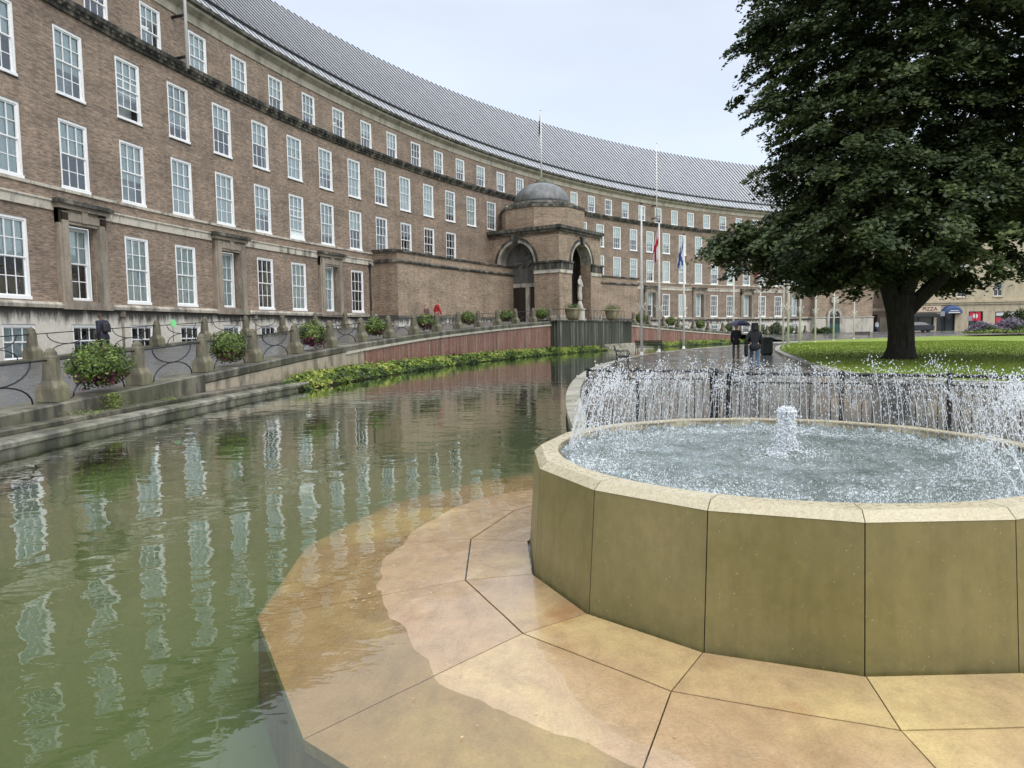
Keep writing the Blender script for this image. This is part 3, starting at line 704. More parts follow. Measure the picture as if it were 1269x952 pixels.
# ramp road
mb=MB(); ks=krange(-13.5,36.6,.5)
for a,b in zip(ks,ks[1:]):
    rr=[95.18,98,101.5,103.2]
    for r0,r1 in zip(rr,rr[1:]):
        f=lambda k,r: zf(k)+.005+(r-95.2)/8*.11
        mb.face([PK(a,r0,f(a,r0)),PK(b,r0,f(b,r0)),PK(b,r1,f(b,r1)),PK(a,r1,f(a,r1))],0,[(a*3.2,r0),(b*3.2,r0),(b*3.2,r1),(a*3.2,r1)])
s_=mb.obj('road',M['road']); tag(s_,kind='structure')
zbk=lambda k: zf(k)+.11
mb=MB()
for a,b in ((-6,8.6),(21.4,33)): sweep(mb,[(103.2,-.3),(102.5,-.3),(102.5,.10),(103.2,.10)],a,b,0,.5,zbk)
s_=mb.obj('area_kerb',M['kerb']); tag(s_,'dark low kerb carrying the rear bollards in front of the basement windows','kerb')
mb=MB()
for a,b in zip(krange(KB,36,.5),krange(KB,36,.5)[1:]): mb.face([PK(a,95.3,zf(a)+.004),PK(b,95.3,zf(b)+.004),PK(b,88,.006),PK(a,88,.006)])
s_=mb.obj('forecourt',M['path']); tag(s_,kind='structure')
# ================= dark stone bastion with steps in front of the porch
bas=empty('moat_bastion'); tag(bas,'dark streaked stone bastion jutting over the moat between the two red walls','wall')
mb=MB(); 
t=NT('bastion_stone'); _sx=t.noise(t.coord('UV',(2.4,.10,1)),1.0,6,.7); _s2=t.noise(t.coord('UV',(.6,.2,1)),1.3,3)
M['bastion']=t.done(t.bsdf(t.mix(t.ramp(_sx,[(.5,0),(.68,.8)]),t.ramp(_s2,[(.3,(.014,.017,.012)),(.7,(.045,.05,.034))]),(.26,.25,.21)),.5))
ks=[11.75,11.82,12.6,12.62,13.5,13.52,14.4,14.42,15.3,15.32,16.1,16.12,16.6,16.9]
for i,(a,b) in enumerate(zip(ks,ks[1:])):
    r=94.1 if i%2==0 else 93.9
    if a>=16.1: r=94.25
    sweep(mb,[(95.4,-.5),(r,-.5),(r,2.30),(95.4,2.30)],a,b,0,.5)
mb.obj('stone_face',M['bastion'],bas)
mb=MB(); sweep(mb,[(95.5,2.303),(93.8,2.303),(93.8,2.40),(95.5,2.42)],11.7,16.95,0,.5); mb.obj('coping',M['stone_dark'],bas)
mb=MB()
for i,(r,z) in enumerate(((92.7,-.12),(93.2,.08),(93.6,.28))): sweep(mb,[(94.3,-.5),(r,-.5),(r,z),(94.3,z)],14.7-.0*i,17.4-.25*i,0,.5)
mb.obj('steps',M['kerb_pale'],bas)
# ================= lawn
lawnpts=[(12.2,18.2),(11.3,20.2),(10.9,22.5),(11.2,24.6),(12.0,28),(13.0,31.4),(14.3,36),(15.7,40.6),(17.4,46),(19.3,51),(21.5,56.2),(24.0,61.2),(27.2,67),(31,72.6),(36,77.5),(44,82.5),(55,86),(70,88),(90,88.5),(120,88),(120,17.6),(60,17.6),(16,17.4)]
def smooth_loop(P,n=4):
    for _ in range(2):
        Q=[]
        for a,b in zip(P,P[1:]+P[:1]): Q+= [(a[0]*.75+b[0]*.25,a[1]*.75+b[1]*.25),(a[0]*.25+b[0]*.75,a[1]*.25+b[1]*.75)]
        P=Q
    return P
LP=smooth_loop(lawnpts)
def inside(p,P):
    c=False; x,y=p
    for (x1,y1),(x2,y2) in zip(P,P[1:]+P[:1]):
        if (y1>y)!=(y2>y) and x<(x2-x1)*(y-y1)/(y2-y1)+x1: c=not c
    return c
t=NT('grass'); _n=t.noise(t.coord('Object',(1,1,1)),.16,4,.6); _n2=t.noise(t.coord('Object'),9,5,.7)
_c=t.mix(.55,t.ramp(_n,[(.35,(.16,.225,.030)),(.65,(.22,.285,.045))]),t.ramp(_n2,[(.3,.55),(.7,1.35)]),'MULTIPLY')
M['grass']=t.done(t.bsdf(_c,.85,t.bump(_n2,.8,.05),.3))
bm=bmesh.new(); vs=[bm.verts.new((p[0],p[1],0)) for p in LP]; E=[bm.edges.new((vs[i],vs[(i+1)%len(vs)])) for i in range(len(vs))]
bmesh.ops.triangle_fill(bm,edges=E,use_beauty=True,normal=(0,0,1))
for yy in range(20,88,3):
    bmesh.ops.bisect_plane(bm,geom=bm.verts[:]+bm.edges[:]+bm.faces[:],plane_co=(0,yy,0),plane_no=(0,1,0))
for v in bm.verts: v.co.z=gz(v.co.y)*.9+.10+.08*math.sin(min(1,max(0,(v.co.y-20)/60))*PI)
for f in bm.faces:
    if f.normal.z<0: f.normal_flip()
me=bpy.data.meshes.new('lawn'); bm.to_mesh(me); bm.free(); me.materials.append(M['grass']); s_=link('lawn',me); tag(s_,kind='structure')
mb=MB(); 
loop=LP+LP[:1]
def rib2(mb,pts,w0,w1,z0,z1,mi=0):
    P=[Vector((p[0],p[1],0)) for p in pts]; n=len(P); L=[];Rr=[]
    for i,p in enumerate(P):
        d_=(P[min(i+1,n-1)]-P[max(i-1,0)]).normalized(); n_=Vector((-d_.y,d_.x,0)); L.append(p+n_*w0); Rr.append(p+n_*w1)
    for i in range(n-1):
        za,zb=gz(P[i].y)*.9,gz(P[i+1].y)*.9
        a,b,c,e=L[i],L[i+1],Rr[i+1],Rr[i]
        mb.face([(a.x,a.y,z1+za),(b.x,b.y,z1+zb),(c.x,c.y,z1+zb),(e.x,e.y,z1+za)],mi)
        mb.face([(a.x,a.y,z0+za),(b.x,b.y,z0+zb),(b.x,b.y,z1+zb),(a.x,a.y,z1+za)],mi)
        mb.face([(e.x,e.y,z1+za),(c.x,c.y,z1+zb),(c.x,c.y,z0+zb),(e.x,e.y,z0+za)],mi)
rib2(mb,loop,-.05,.32,-.02,.13); s_=mb.obj('lawn_kerb',M['kerb_pale']); tag(s_,kind='structure')
# short blades along the visible lawn, one stuff object
n=90000
xs=RNG.uniform(11,40,n*2); ys=17.5+ (RNG.random(n*2)**1.6)*45
keep=np.array([inside((x,y),LP) for x,y in zip(xs[:n],ys[:n])]); xs=xs[:n][keep]; ys=ys[:n][keep]; n=len(xs)
zz=np.array([gz(y)*.9+.10+.08*math.sin(min(1,max(0,(y-20)/60))*PI) for y in ys])
an=RNG.uniform(0,2*PI,n); hh_=RNG.uniform(.03,.075,n); ww=.012+ys*.0004
V=np.zeros((n,3,3)); ca,sa=np.cos(an),np.sin(an)
V[:,0]=np.stack([xs-ca*ww,ys-sa*ww,zz-.01],1); V[:,1]=np.stack([xs+ca*ww,ys+sa*ww,zz-.01],1); V[:,2]=np.stack([xs+RNG.normal(0,.02,n),ys+RNG.normal(0,.02,n),zz+hh_],1)
gm=np_mesh('grass',V.reshape(-1,3),np.arange(n*3).reshape(-1,3),M['grass']); s_=link('grass',gm); tag(s_,'short bright green grass blades covering the lawn','grass',kind='stuff')
# ================================================================ FOUNTAIN
NF=16; RB,RL,RU,ZL,ZU,RIN=2.147,2.075,2.021,.575,.630,1.86
va=lambda i:PH+i*2*PI/NF
t=NT('olive_stone_panel'); _v=t.coord('Object'); _n=t.noise(_v,1.1,5,.6); _sp=t.a('TexVoronoi',feature='DISTANCE_TO_EDGE',i={'Vector':_v,'Scale':9}); _f=t.a('TexVoronoi',feature='F1',i={'Vector':_v,'Scale':26,'Randomness':1.0})
_sf=t.ramp(_f.outputs['Distance'],[(.05,.9),(.14,0)]); _rnd=t.ramp(t.noise(_v,11,3,.7),[(.44,0),(.60,.7)])
_g=t.noise(t.coord('Object',(1,1,.7)),16,5,.7)
_c=t.mix(.5,t.ramp(_n,[(.3,(.165,.137,.045)),(.7,(.225,.182,.070))]),t.ramp(_g,[(.3,.8),(.7,1.2)]),'MULTIPLY')
_dr=t.noise(t.coord('Object',(7,7,.55)),1.0,5,.7); _c=t.mix(.28,_c,t.ramp(_dr,[(.36,.62),(.52,1.0),(.66,1.18)]),'MULTIPLY')
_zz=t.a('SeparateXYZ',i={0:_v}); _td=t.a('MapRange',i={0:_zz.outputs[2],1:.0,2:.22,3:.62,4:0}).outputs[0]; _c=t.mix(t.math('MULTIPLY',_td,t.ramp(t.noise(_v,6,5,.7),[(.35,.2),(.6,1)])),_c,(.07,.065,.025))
_c=t.mix(t.math('MULTIPLY',_sf,_rnd),_c,(.46,.42,.27))
M['olive']=t.done(t.bsdf(_c,t.ramp(_n,[(.4,.3),(.6,.5)]),t.bump(_g,.12,.01)))
t=NT('coping_speckled'); _v=t.coord('Object'); _n=t.noise(_v,2.2,5,.6); _g=t.noise(_v,75,4,.7); _k=t.noise(_v,26,5,.7)
_c=t.mix(.75,t.ramp(_n,[(.3,(.42,.36,.23)),(.7,(.50,.44,.30))]),t.ramp(_g,[(.34,.75),(.62,1.15)]),'MULTIPLY'); _c=t.mix(.4,_c,t.ramp(_k,[(.35,.75),(.65,1.2)]),'MULTIPLY')
M['coping']=t.done(t.bsdf(_c,t.ramp(_k,[(.42,.22),(.6,.55)]),t.bump(_g,.28,.006)))
fo=empty('fountain',(FX,FY,ZW)); tag(fo,'low sixteen sided olive stone fountain basin with pale coping full of choppy water','fountain')
def FL(r,a,z): return (r*math.cos(a),r*math.sin(a),z-ZW)
mb=MB(); gap=.0035
for i in range(NF):
    a,b=va(i),va(i+1)
    def e(r,f,z): # point on facet, f in 0..1
        p=Vector(FL(r,a,z)); q=Vector(FL(r,b,z)); return tuple(p.lerp(q,f))
    g0,g1=.004,.996
    mb.face([e(RB,g0,-.5),e(RB,g1,-.5),e(RL,g1,ZL),e(RL,g0,ZL)],0)
    mb.face([e(RB,g0,-.5),e(RL,g0,ZL),e(RL-.05,g0,ZL),e(RB-.05,g0,-.5)],1); mb.face([e(RL,g1,ZL),e(RB,g1,-.5),e(RB-.05,g1,-.5),e(RL-.05,g1,ZL)],1)
    mb.face([e(RB-.02,0,-.5),e(RB-.02,1,-.5),e(RL-.02,1,ZL),e(RL-.02,0,ZL)],1)
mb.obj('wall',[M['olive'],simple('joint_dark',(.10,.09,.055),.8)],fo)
mb=MB(); S=8
for i in range(NF):
    a,b=va(i),va(i+1)
    def e(r,f,z): 
        p=Vector(FL(r,a,z)); q=Vector(FL(r,b,z)); return tuple(p.lerp(q,f))
    g0,g1=.003,.997
    mb.face([e(RL+.004,g0,ZL+.001),e(RL+.004,g1,ZL+.001),e(RU,g1,ZU),e(RU,g0,ZU)],0)
    for j in range(S):
        f0,f1=g0+(g1-g0)*j/S,g0+(g1-g0)*(j+1)/S
        mb.face([e(RU,f0,ZU),e(RU,f1,ZU),FL(RIN,a+(b-a)*f1,ZU),FL(RIN,a+(b-a)*f0,ZU)],0)
        mb.face([FL(RIN,a+(b-a)*f0,ZU),FL(RIN,a+(b-a)*f1,ZU),FL(RIN-.02,a+(b-a)*f1,ZU-.35),FL(RIN-.02,a+(b-a)*f0,ZU-.35)],0)
    mb.face([e(RL-.01,0,ZL-.01),e(RL-.01,1,ZL-.01),e(RU-.01,1,ZU-.012),e(RU-.01,0,ZU-.012)],1); mb.face([e(RU-.01,0,ZU-.012),e(RU-.01,1,ZU-.012),FL(RIN+.01,b,ZU-.012),FL(RIN+.01,a,ZU-.012)],1)
mb.obj('coping',[M['coping'],simple('joint_dark2',(.12,.10,.06),.8)],fo)
# basin water : a really rippled surface
NR,NA=150,420; ZFW=.575
rr=np.linspace(0.02,RIN-.004,NR); aa_=np.linspace(0,2*PI,NA,endpoint=False)
RR,AA=np.meshgrid(rr,aa_,indexing='ij'); X=RR*np.cos(AA); Y=RR*np.sin(AA)
Z=np.zeros_like(X)
for i in range(70):
    kx=RNG.normal(0,1); ky=RNG.normal(0,1); kn=math.hypot(kx,ky); fr_=RNG.uniform(10,85); kx,ky=kx/kn*fr_,ky/kn*fr_
    Z+= (.028/fr_**.62/1.5)*np.sin(kx*X+ky*Y+RNG.uniform(0,6.28))
chop=.55+.9*np.clip((RR-1.1)/.6,0,1)+.8*np.exp(-((RR)/.35)**2)
Z*=chop
for i in range(900): # splash crowns
    r_=RIN*math.sqrt(RNG.uniform(.0,.98)); a_=RNG.uniform(0,2*PI); x0,y0=r_*math.cos(a_),r_*math.sin(a_)
    if RNG.random()<.25 and r_<1.0: continue
    s0=RNG.uniform(.008,.022); d2=(X-x0)**2+(Y-y0)**2; m_=d2<(4*s0)**2
    Z[m_]+=RNG.uniform(.004,.016)*np.exp(-d2[m_]/(2*s0*s0))
V=np.stack([X,Y,Z+ZFW-ZW],-1).reshape(-1,3)
ii,jj=np.meshgrid(np.arange(NR-1),np.arange(NA),indexing='ij'); j2=(jj+1)%NA
F=np.stack([ii*NA+jj,(ii+1)*NA+jj,(ii+1)*NA+j2,ii*NA+j2],-1).reshape(-1,4)
t=NT('basin_water'); _v=t.coord('Object'); _n=t.noise(_v,38,4,.6); _f=t.noise(_v,34,6,.75); _b=t.noise(_v,2.4,3)
_nm=t.bump(_n,.8,.012); _gl=t.a('BsdfGlossy',i={'Color':(.9,.95,1,1),'Roughness':.04,'Normal':_nm}); _df=t.bsdf(t.ramp(_b,[(.3,(.045,.065,.045)),(.7,(.13,.155,.14))]),.6)
_fr=t.a('Fresnel',i={'IOR':1.4,'Normal':_nm}); _m1=t.a('MixShader',i={0:_fr.outputs[0],1:_df,2:_gl.outputs[0]})
_wh=t.bsdf((.72,.77,.80),.4); _rx=t.a('VectorMath',operation='LENGTH',i={0:_v}); _rr=t.a('MapRange',i={0:_rx.outputs['Value'],1:1.9,2:1.15,3:1.0,4:.35}).outputs[0]; _fo=t.math('MULTIPLY',t.math('MULTIPLY',t.ramp(_f,[(.53,0),(.60,.9)]),t.ramp(_b,[(.38,.15),(.6,1)])),_rr)
_m2=t.a('MixShader',i={0:_fo,1:_m1.outputs[0],2:_wh}); M['basin']=t.done(_m2.outputs[0])
bw=link('basin_water',np_mesh('basin_water',V,F,M['basin'],True),fo)
# spray ring
t=NT('spray'); _p=t.a('BsdfPrincipled',i={'Base Color':(.93,.95,.97,1),'Roughness':.1,'IOR':1.33,'Transmission Weight':.32}); M['spray']=t.done(_p.outputs[0])
oct_v=np.array([(1,0,0),(-1,0,0),(0,1,0),(0,-1,0),(0,0,1),(0,0,-1)],float); oct_f=np.array([(0,2,4),(2,1,4),(1,3,4),(3,0,4),(2,0,5),(1,2,5),(3,1,5),(0,3,5)])
def drops_mesh(name,P,S,mat,stretch=None):
    n=len(P); A=oct_v[None]*S[:,None,None]
    A=A*RNG.uniform(.75,1.25,(n,6,1))
    if stretch is not None: A[:,:,2]*=stretch[:,None]
    V=(A+P[:,None,:]).reshape(-1,3); F=(oct_f[None]+6*np.arange(n)[:,None,None]).reshape(-1,3)
    return np_mesh(name,V,F,mat,False)
P=[];S=[];ST=[]
streams=MB(); 
a_c=math.atan2(0-FY,0-FX)      # direction towards the viewer: the near arc has only low spray
NJ=156
for j in range(NJ):
    a=2*PI*j/NJ+random.uniform(-.006,.006)
    da=abs((a-a_c+PI)%(2*PI)-PI)
    lim=1.22 if ((a-a_c+PI)%(2*PI)-PI)<0 else .80
    if da<lim: continue
    low=1.0 if da>lim+.23 else (da-lim)/.23*.7+.3
    h=(.60+.05*math.sin(j*.9)+.05*math.sin(j*2.3)+random.uniform(-.07,.05))*low
    r0=RIN-.07; vz=math.sqrt(2*9.8*h); T_=2*vz/9.8; vr=-random.uniform(.28,.62)/T_; lat=random.uniform(-.05,.05)
    def pos(tt,jx=0):
        r=r0+vr*tt; z=ZFW+vz*tt-4.9*tt*tt; aa=a+lat*tt
        return np.array([r*math.cos(aa),r*math.sin(aa),z-ZW])
    pts=[pos(T_*.5*q/7.) for q in range(8)]
    wob=[p_+RNG.normal(0,.007,3)*(i_/7) for i_,p_ in enumerate(pts)]
    streams.tube(wob[:7],[.0032,.0030,.0028,.0026,.0022,.0018,.0012],5,0,True,True)
    nd=150
    for q in range(nd):
        u=random.betavariate(2.1,1.7) if q<nd*.6 else random.random()
        tt=T_*u; sp=.006+.055*(tt/T_)**1.3+ (.016 if .38<u<.62 else 0)
        P.append(pos(tt)+RNG.normal(0,1,3)*sp*np.array([1,1,.9])); S.append(random.uniform(.0016,.0050)*(1.45 if .40<u<.62 else .8)); ST.append(random.uniform(1.2,5.0) if abs(u-.5)>.12 else random.uniform(.8,1.4))
    for q in range(26): # landing splash
        r=r0+vr*T_+random.gauss(0,.07); aa=a+random.gauss(0,.03); P.append(np.array([r*math.cos(aa),r*math.sin(aa),ZFW-ZW+abs(random.gauss(0,.022))])); S.append(random.uniform(.002,.005)); ST.append(1)
for q in range(3000): # fine spray hopping over the whole surface and the near rim
    r=RIN*math.sqrt(random.random()); aa=random.uniform(0,2*PI)
    P.append(np.array([r*math.cos(aa),r*math.sin(aa),ZFW-ZW+abs(random.gauss(0,.018))])); S.append(random.uniform(.0015,.0036)); ST.append(random.uniform(.8,2))
for q in range(2500): # low hopping droplets on the near arc
    aa=a_c+random.uniform(-1.3,1.3); r=RIN-.05-abs(random.gauss(0,.22)); P.append(np.array([r*math.cos(aa),r*math.sin(aa),ZFW-ZW+abs(random.gauss(0,.03))])); S.append(random.uniform(.002,.0042)); ST.append(random.uniform(.8,2.4))
me=drops_mesh('spray',np.array(P),np.array(S),M['spray'],np.array(ST))
sp=link('water_spray',me,None,(FX,FY,ZW)); tag(sp,'ring of thin white water jets and flying droplets rising inside the fountain rim','water spray',kind='stuff')
so=streams.obj('jet_streams',M['spray'],sp); tag(so,kind='stuff')
# central bubbling jet
cj=MB(); 
for q in range(9):
    ox,oy=random.gauss(0,.028),random.gauss(0,.028); hgt=random.uniform(.20,.37)
    cj.tube([(ox*1.2,oy*1.2,0),(ox,oy,hgt*.5),(ox*.8+random.gauss(0,.01),oy*.8,hgt)],[.020,.018,.010],8,0,True,True,.35)
j_=cj.obj('water_jet',M['spray'],None,(FX+.02,FY+.05,ZFW)); tag(j_,'short frothy white water jet bubbling up in the middle of the basin','water jet')
P=[];S=[];ST=[]
for q in range(3600):
    u=random.random(); h_=.36*math.sin(u*PI/2)**.8 if q%3 else random.uniform(0,.38); s0=.026+.014*(1-h_/.40)
    P.append([random.gauss(0,s0),random.gauss(0,s0),h_+random.gauss(0,.012)]); S.append(random.uniform(.003,.0095)); ST.append(random.uniform(.8,1.8))
for q in range(1800):
    r=abs(random.gauss(0,.14)); aa=random.uniform(0,2*PI); P.append([r*math.cos(aa),r*math.sin(aa),abs(random.gauss(0,.016))]); S.append(random.uniform(.003,.007)); ST.append(.8)
o=link('froth',drops_mesh('froth',np.array(P),np.array(S),M['spray'],np.array(ST)),j_); tag(o,kind='stuff')
# ---------------- wet sandstone apron slabs around the fountain
t=NT('apron_sandstone'); _v=t.coord('Object'); _n=t.noise(_v,.8,5,.6,.4); _n2=t.noise(_v,5,6,.65); _g=t.noise(_v,70,4,.7)
_sl=t.a('Attribute',attribute_name='tint'); 
_rv=t.a('TexVoronoi',feature='F1',i={'Vector':_v,'Scale':7.0}); _rd=_rv.outputs['Distance']
_ring2=t.math('MULTIPLY',t.math('SINE',t.math('MULTIPLY',_rd,70.0)),t.ramp(_rd,[(.03,.35),(.18,0)]))
_cl=t.noise(t.coord('Object',(1.6,.7,1)),2.6,7,.7,1.6); _rip=t.math('MULTIPLY',t.noise(t.coord('Object',(1,1.8,1)),15,3,.6,1.2),t.ramp(_n,[(.45,0),(.6,1)]))
_base=t.mix(t.ramp(t.math('ADD',_n,t.math('MULTIPLY',_sl.outputs['Fac'],.25)),[(.42,0),(.66,1)]),(.56,.42,.19),(.40,.27,.145))
_c=t.mix(.55,_base,t.ramp(_n2,[(.3,.72),(.7,1.2)]),'MULTIPLY'); _c=t.mix(.45,_c,t.ramp(_g,[(.35,.72),(.65,1.2)]),'MULTIPLY'); _c=t.mix(.32,_c,t.ramp(_cl,[(.36,.62),(.5,1.0),(.64,1.15)]),'MULTIPLY')
_rust=t.noise(t.coord('Object',(1,1,1),(3,1,0)),1.3,3); _c=t.mix(t.ramp(_rust,[(.60,0),(.72,.55)]),_c,(.26,.105,.035))
M['apron']=t.done(t.bsdf(_c,t.ramp(_n2,[(.35,.04),(.65,.16)]),t.bump(t.math('ADD',t.math('ADD',t.math('ADD',t.math('MULTIPLY',_cl,1.5),t.math('MULTIPLY',_rip,.5)),t.math('MULTIPLY',_g,.12)),_ring2),.26,.02),.6,0,**{'Coat Weight':.6,'Coat Roughness':.025}))
ap=empty('apron',(FX,FY,ZW)); tag(ap,'wet ochre sandstone slabs ringing the fountain and dipping into the moat','paving'); ap['kind']='structure'
def ring_r(i): 
    return 4.12
off=math.radians(3.5)
mb=MB(); tints=[]
gp=.004
def zof(r): return -.232 if r<2.7 else (-.232-(r-2.7)*.030)
from mathutils import noise as mnoise
def znz(x,y): return .0035*mnoise.noise((x*1.3,y*1.3,.3))+.0022*mnoise.noise((x*4,y*4,1.3))+.001*mnoise.noise((x*11,y*11,2.3))
def slab(i,r0,r1,seg,o0,o1,flat0=True):
    a0,a1=va(i)+o0[0],va(i+1)+o0[0]; b0,b1=va(i)+o1[0],va(i+1)+o1[0]
    def pt(r,a,a2,f):
        p=Vector((r*math.cos(a),r*math.sin(a),0)); q=Vector((r*math.cos(a2),r*math.sin(a2),0)); 
        L=(q-p).length; f=min(max(f,gp/L),1-gp/L); return p.lerp(q,f)
    n=14; grid=[]
    for u in range(seg+1):
        fu=u/seg; row=[]
        for w_ in range(n+1):
            p=pt(r0,a0,a1,w_/n); q=pt(r1,b0,b1,w_/n); x=p.lerp(q,min(max(fu,gp/(r1-r0)),1-gp/(r1-r0))); r_=x.length
            row.append((x.x,x.y,zof(r_)-ZW+znz(x.x,x.y)*min(1,max(0,(r_-2.3)/.3))*.8*min(1,max(0,(4.1-r_)/.2))))
        grid.append(row)
    tn=random.random()
    for u in range(seg):
        for w_ in range(n):
            mb.face([grid[u][w_],grid[u+1][w_],grid[u+1][w_+1],grid[u][w_+1]]); tints.append(tn)
    # joint sides
    def drop(P_):
        for p,q in zip(P_,P_[1:]): mb.face([p,q,(q[0],q[1],q[2]-.06),(p[0],p[1],p[2]-.06)]); tints.append(tn)
    drop([g_[0] for g_ in grid][::-1]); drop([g_[-1] for g_ in grid]); drop(grid[-1][::-1] if False else grid[-1]); drop(grid[0])
for i in range(NF):
    slab(i,RB+.002,2.66,6,(0,),(0,)); slab(i,2.665,4.12,16,(0,),(off,))
me=mb.mesh('slabs',M['apron']); at=me.attributes.new('tint','FLOAT','FACE'); at.data.foreach_set('value',tints)
link('slab',me,ap)
mb=MB(); 
for i in range(NF):
    a,b=va(i)+off,va(i+1)+off
    p=(4.11*math.cos(a),4.11*math.sin(a)); q=(4.11*math.cos(b),4.11*math.sin(b))
    mb.face([(p[0],p[1],-.055),(q[0],q[1],-.055),(q[0]*1.005,q[1]*1.005,-.6),(p[0]*1.005,p[1]*1.005,-.6)],0)
    mb.face([(0,0,-.062),(p[0],p[1],-.062-.03),(q[0],q[1],-.062-.03)],1)
mb.obj('footing',[stone_mat('footing',(.28,.23,.12),.4),simple('joint_bed',(.045,.036,.022),.8)],ap)
# fallen petals and leaf scraps on the wet slabs
pr_=np.random.default_rng(77); PC=[]
for (cx_,cy_,s_,n_) in ((-1.05,4.85,.10,26),(-.85,5.0,.2,14),(.1,8.1,.16,60),(-.15,3.05,.5,16),(-1.2,5.9,.5,16),(.6,3.3,.5,10),(1.7,2.9,.5,10)):
    PC.append(np.stack([pr_.normal(cx_,s_,n_),pr_.normal(cy_,s_,n_),np.full(n_,-.2385)],1))
PC=np.concatenate(PC); n_=len(PC); an=pr_.uniform(0,6.28,n_); s_=pr_.uniform(.004,.013,n_)
V=np.stack([PC+np.stack([s_*np.cos(an+q*PI/2)*(1 if q%2==0 else .5),s_*np.sin(an+q*PI/2)*(1 if q%2==0 else .5),np.zeros(n_)],1) for q in range(4)],1).reshape(-1,3)
o=link('petals',np_mesh('petals',V,np.arange(n_*4).reshape(-1,4),simple('petal',(.50,.33,.20),.7,var=.5,scale=30))); tag(o,'small pale petals and leaf scraps scattered on the wet slabs','petals',kind='stuff')
# ---------------- iron railing behind the fountain
def railing(pts,ztop,name,label,z0=0.0,sp=.115):
    t_=empty(name,(pts[0][0],pts[0][1],z0)); tag(t_,label,'railing')
    ox,oy=pts[0]
    mb=MB(); P=[(p[0]-ox,p[1]-oy,ztop-z0) for p in pts]
    mb.tube(P,.021,8); mb.tube([(p[0],p[1],p[2]-.115) for p in P],.012,6); mb.tube([(p[0],p[1],.10) for p in P],.012,6); mb.obj('rail',M['iron'],t_)
    mb=MB(); 
    for a,b in zip(P,P[1:]):
        a,b=Vector(a),Vector(b); L=(b-a).length; n=max(1,int(L/sp))
        for i in range(1,n): p=a.lerp(b,i/n); mb.tube([(p.x,p.y,.09),(p.x,p.y,ztop-z0-.115)],.0065,5)
    o=mb.obj('baluster',M['iron'],t_); tag(o,kind='stuff')
    for a in P: 
        mb=MB(); mb.box(a[0]-.02,a[0]+.02,a[1]-.02,a[1]+.02,0,ztop-z0+.0,0); mb.lathe([(.028,ztop-z0),(.035,ztop-z0+.03),(0,ztop-z0+.06)],8,0,(a[0],a[1],0)); mb.obj('post',M['iron'],t_)
railing([(1.15,10.75),(1.85,10.42),(2.85,10.1)],1.0,'iron_railing','black iron railing with thin balusters standing behind the left half of the fountain')
railing([(2.93,9.5),(4.2,9.0),(5.25,8.47),(6.35,7.6),(7.1,6.5)],1.0,'iron_railing','black iron railing with thin balusters standing behind the right half of the fountain')
railing([(2.90,10.06),(2.93,9.56)],.99,'iron_railing','short black return railing joining two railings behind the fountain',sp=.08)
# ================================================================ LEAF TOOLS
def leaf_mat(name,stops,trans=.25,rough=.55,spec=.35):
    t=NT(name); at=t.a('Attribute',attribute_name='tint'); c=t.ramp(at.outputs['Fac'],stops)
    p=t.bsdf(c,rough,None,spec); tl=t.a('BsdfTranslucent'); t.t.links.new(c,tl.inputs[0])
    ms=t.a('MixShader',i={0:trans,1:p,2:tl.outputs[0]}); return t.done(ms.outputs[0])
M['leaf']=leaf_mat('leaf_lime_dark',[(0,(.030,.048,.018)),(.5,(.058,.085,.028)),(1,(.125,.150,.042))],.22)
M['leaf2']=leaf_mat('leaf_lime_light',[(0,(.035,.055,.016)),(.5,(.07,.095,.025)),(1,(.14,.155,.04))],.25)
M['leaf_far']=leaf_mat('leaf_far',[(0,(.03,.05,.02)),(1,(.08,.11,.03))])
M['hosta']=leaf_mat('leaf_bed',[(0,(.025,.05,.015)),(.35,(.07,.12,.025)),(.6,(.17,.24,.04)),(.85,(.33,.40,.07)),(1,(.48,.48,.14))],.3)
M['basketleaf']=leaf_mat('leaf_basket',[(0,(.04,.07,.02)),(.6,(.12,.18,.035)),(.86,(.25,.31,.07)),(.93,(.5,.5,.15)),(1,(.5,.42,.2))],.2)
M['purple']=leaf_mat('leaf_purple',[(0,(.05,.012,.035)),(.75,(.10,.02,.05)),(.9,(.30,.03,.10)),(1,(.45,.08,.2))],.15)
M['lav']=leaf_mat('flower_lavender',[(0,(.09,.08,.10)),(.6,(.19,.15,.20)),(1,(.27,.24,.30))],.15)
t=NT('bark'); _w=t.noise(t.coord('Object',(7,7,1.1)),1.6,6,.7,.6); _m=t.noise(t.coord('Object'),1.1,4)
M['bark']=t.done(t.bsdf(t.mix(t.ramp(_m,[(.45,0),(.65,.5)]),t.ramp(_w,[(.35,(.012,.010,.008)),(.65,(.07,.058,.045))]),(.035,.045,.02)),.9,t.bump(_w,1.0,.12)))
def leaves(name,C,Nrm,size,tint,mat,aspect=.62,parent=None,loc=None):
    n=len(C); up=Nrm/np.linalg.norm(Nrm,axis=1,keepdims=True)
    r=RNG.normal(0,1,(n,3)); a=np.cross(up,r); a/=np.linalg.norm(a,axis=1,keepdims=True)+1e-9; b=np.cross(up,a)
    s=size[:,None]
    V=np.stack([C-a*s,C+b*s*aspect-up*s*.12,C+a*s*1.05,C-b*s*aspect-up*s*.12],1).reshape(-1,3)
    F=np.arange(n*4).reshape(-1,4)
    return link(name,np_mesh(name,V,F,mat,False,tint),parent,loc)
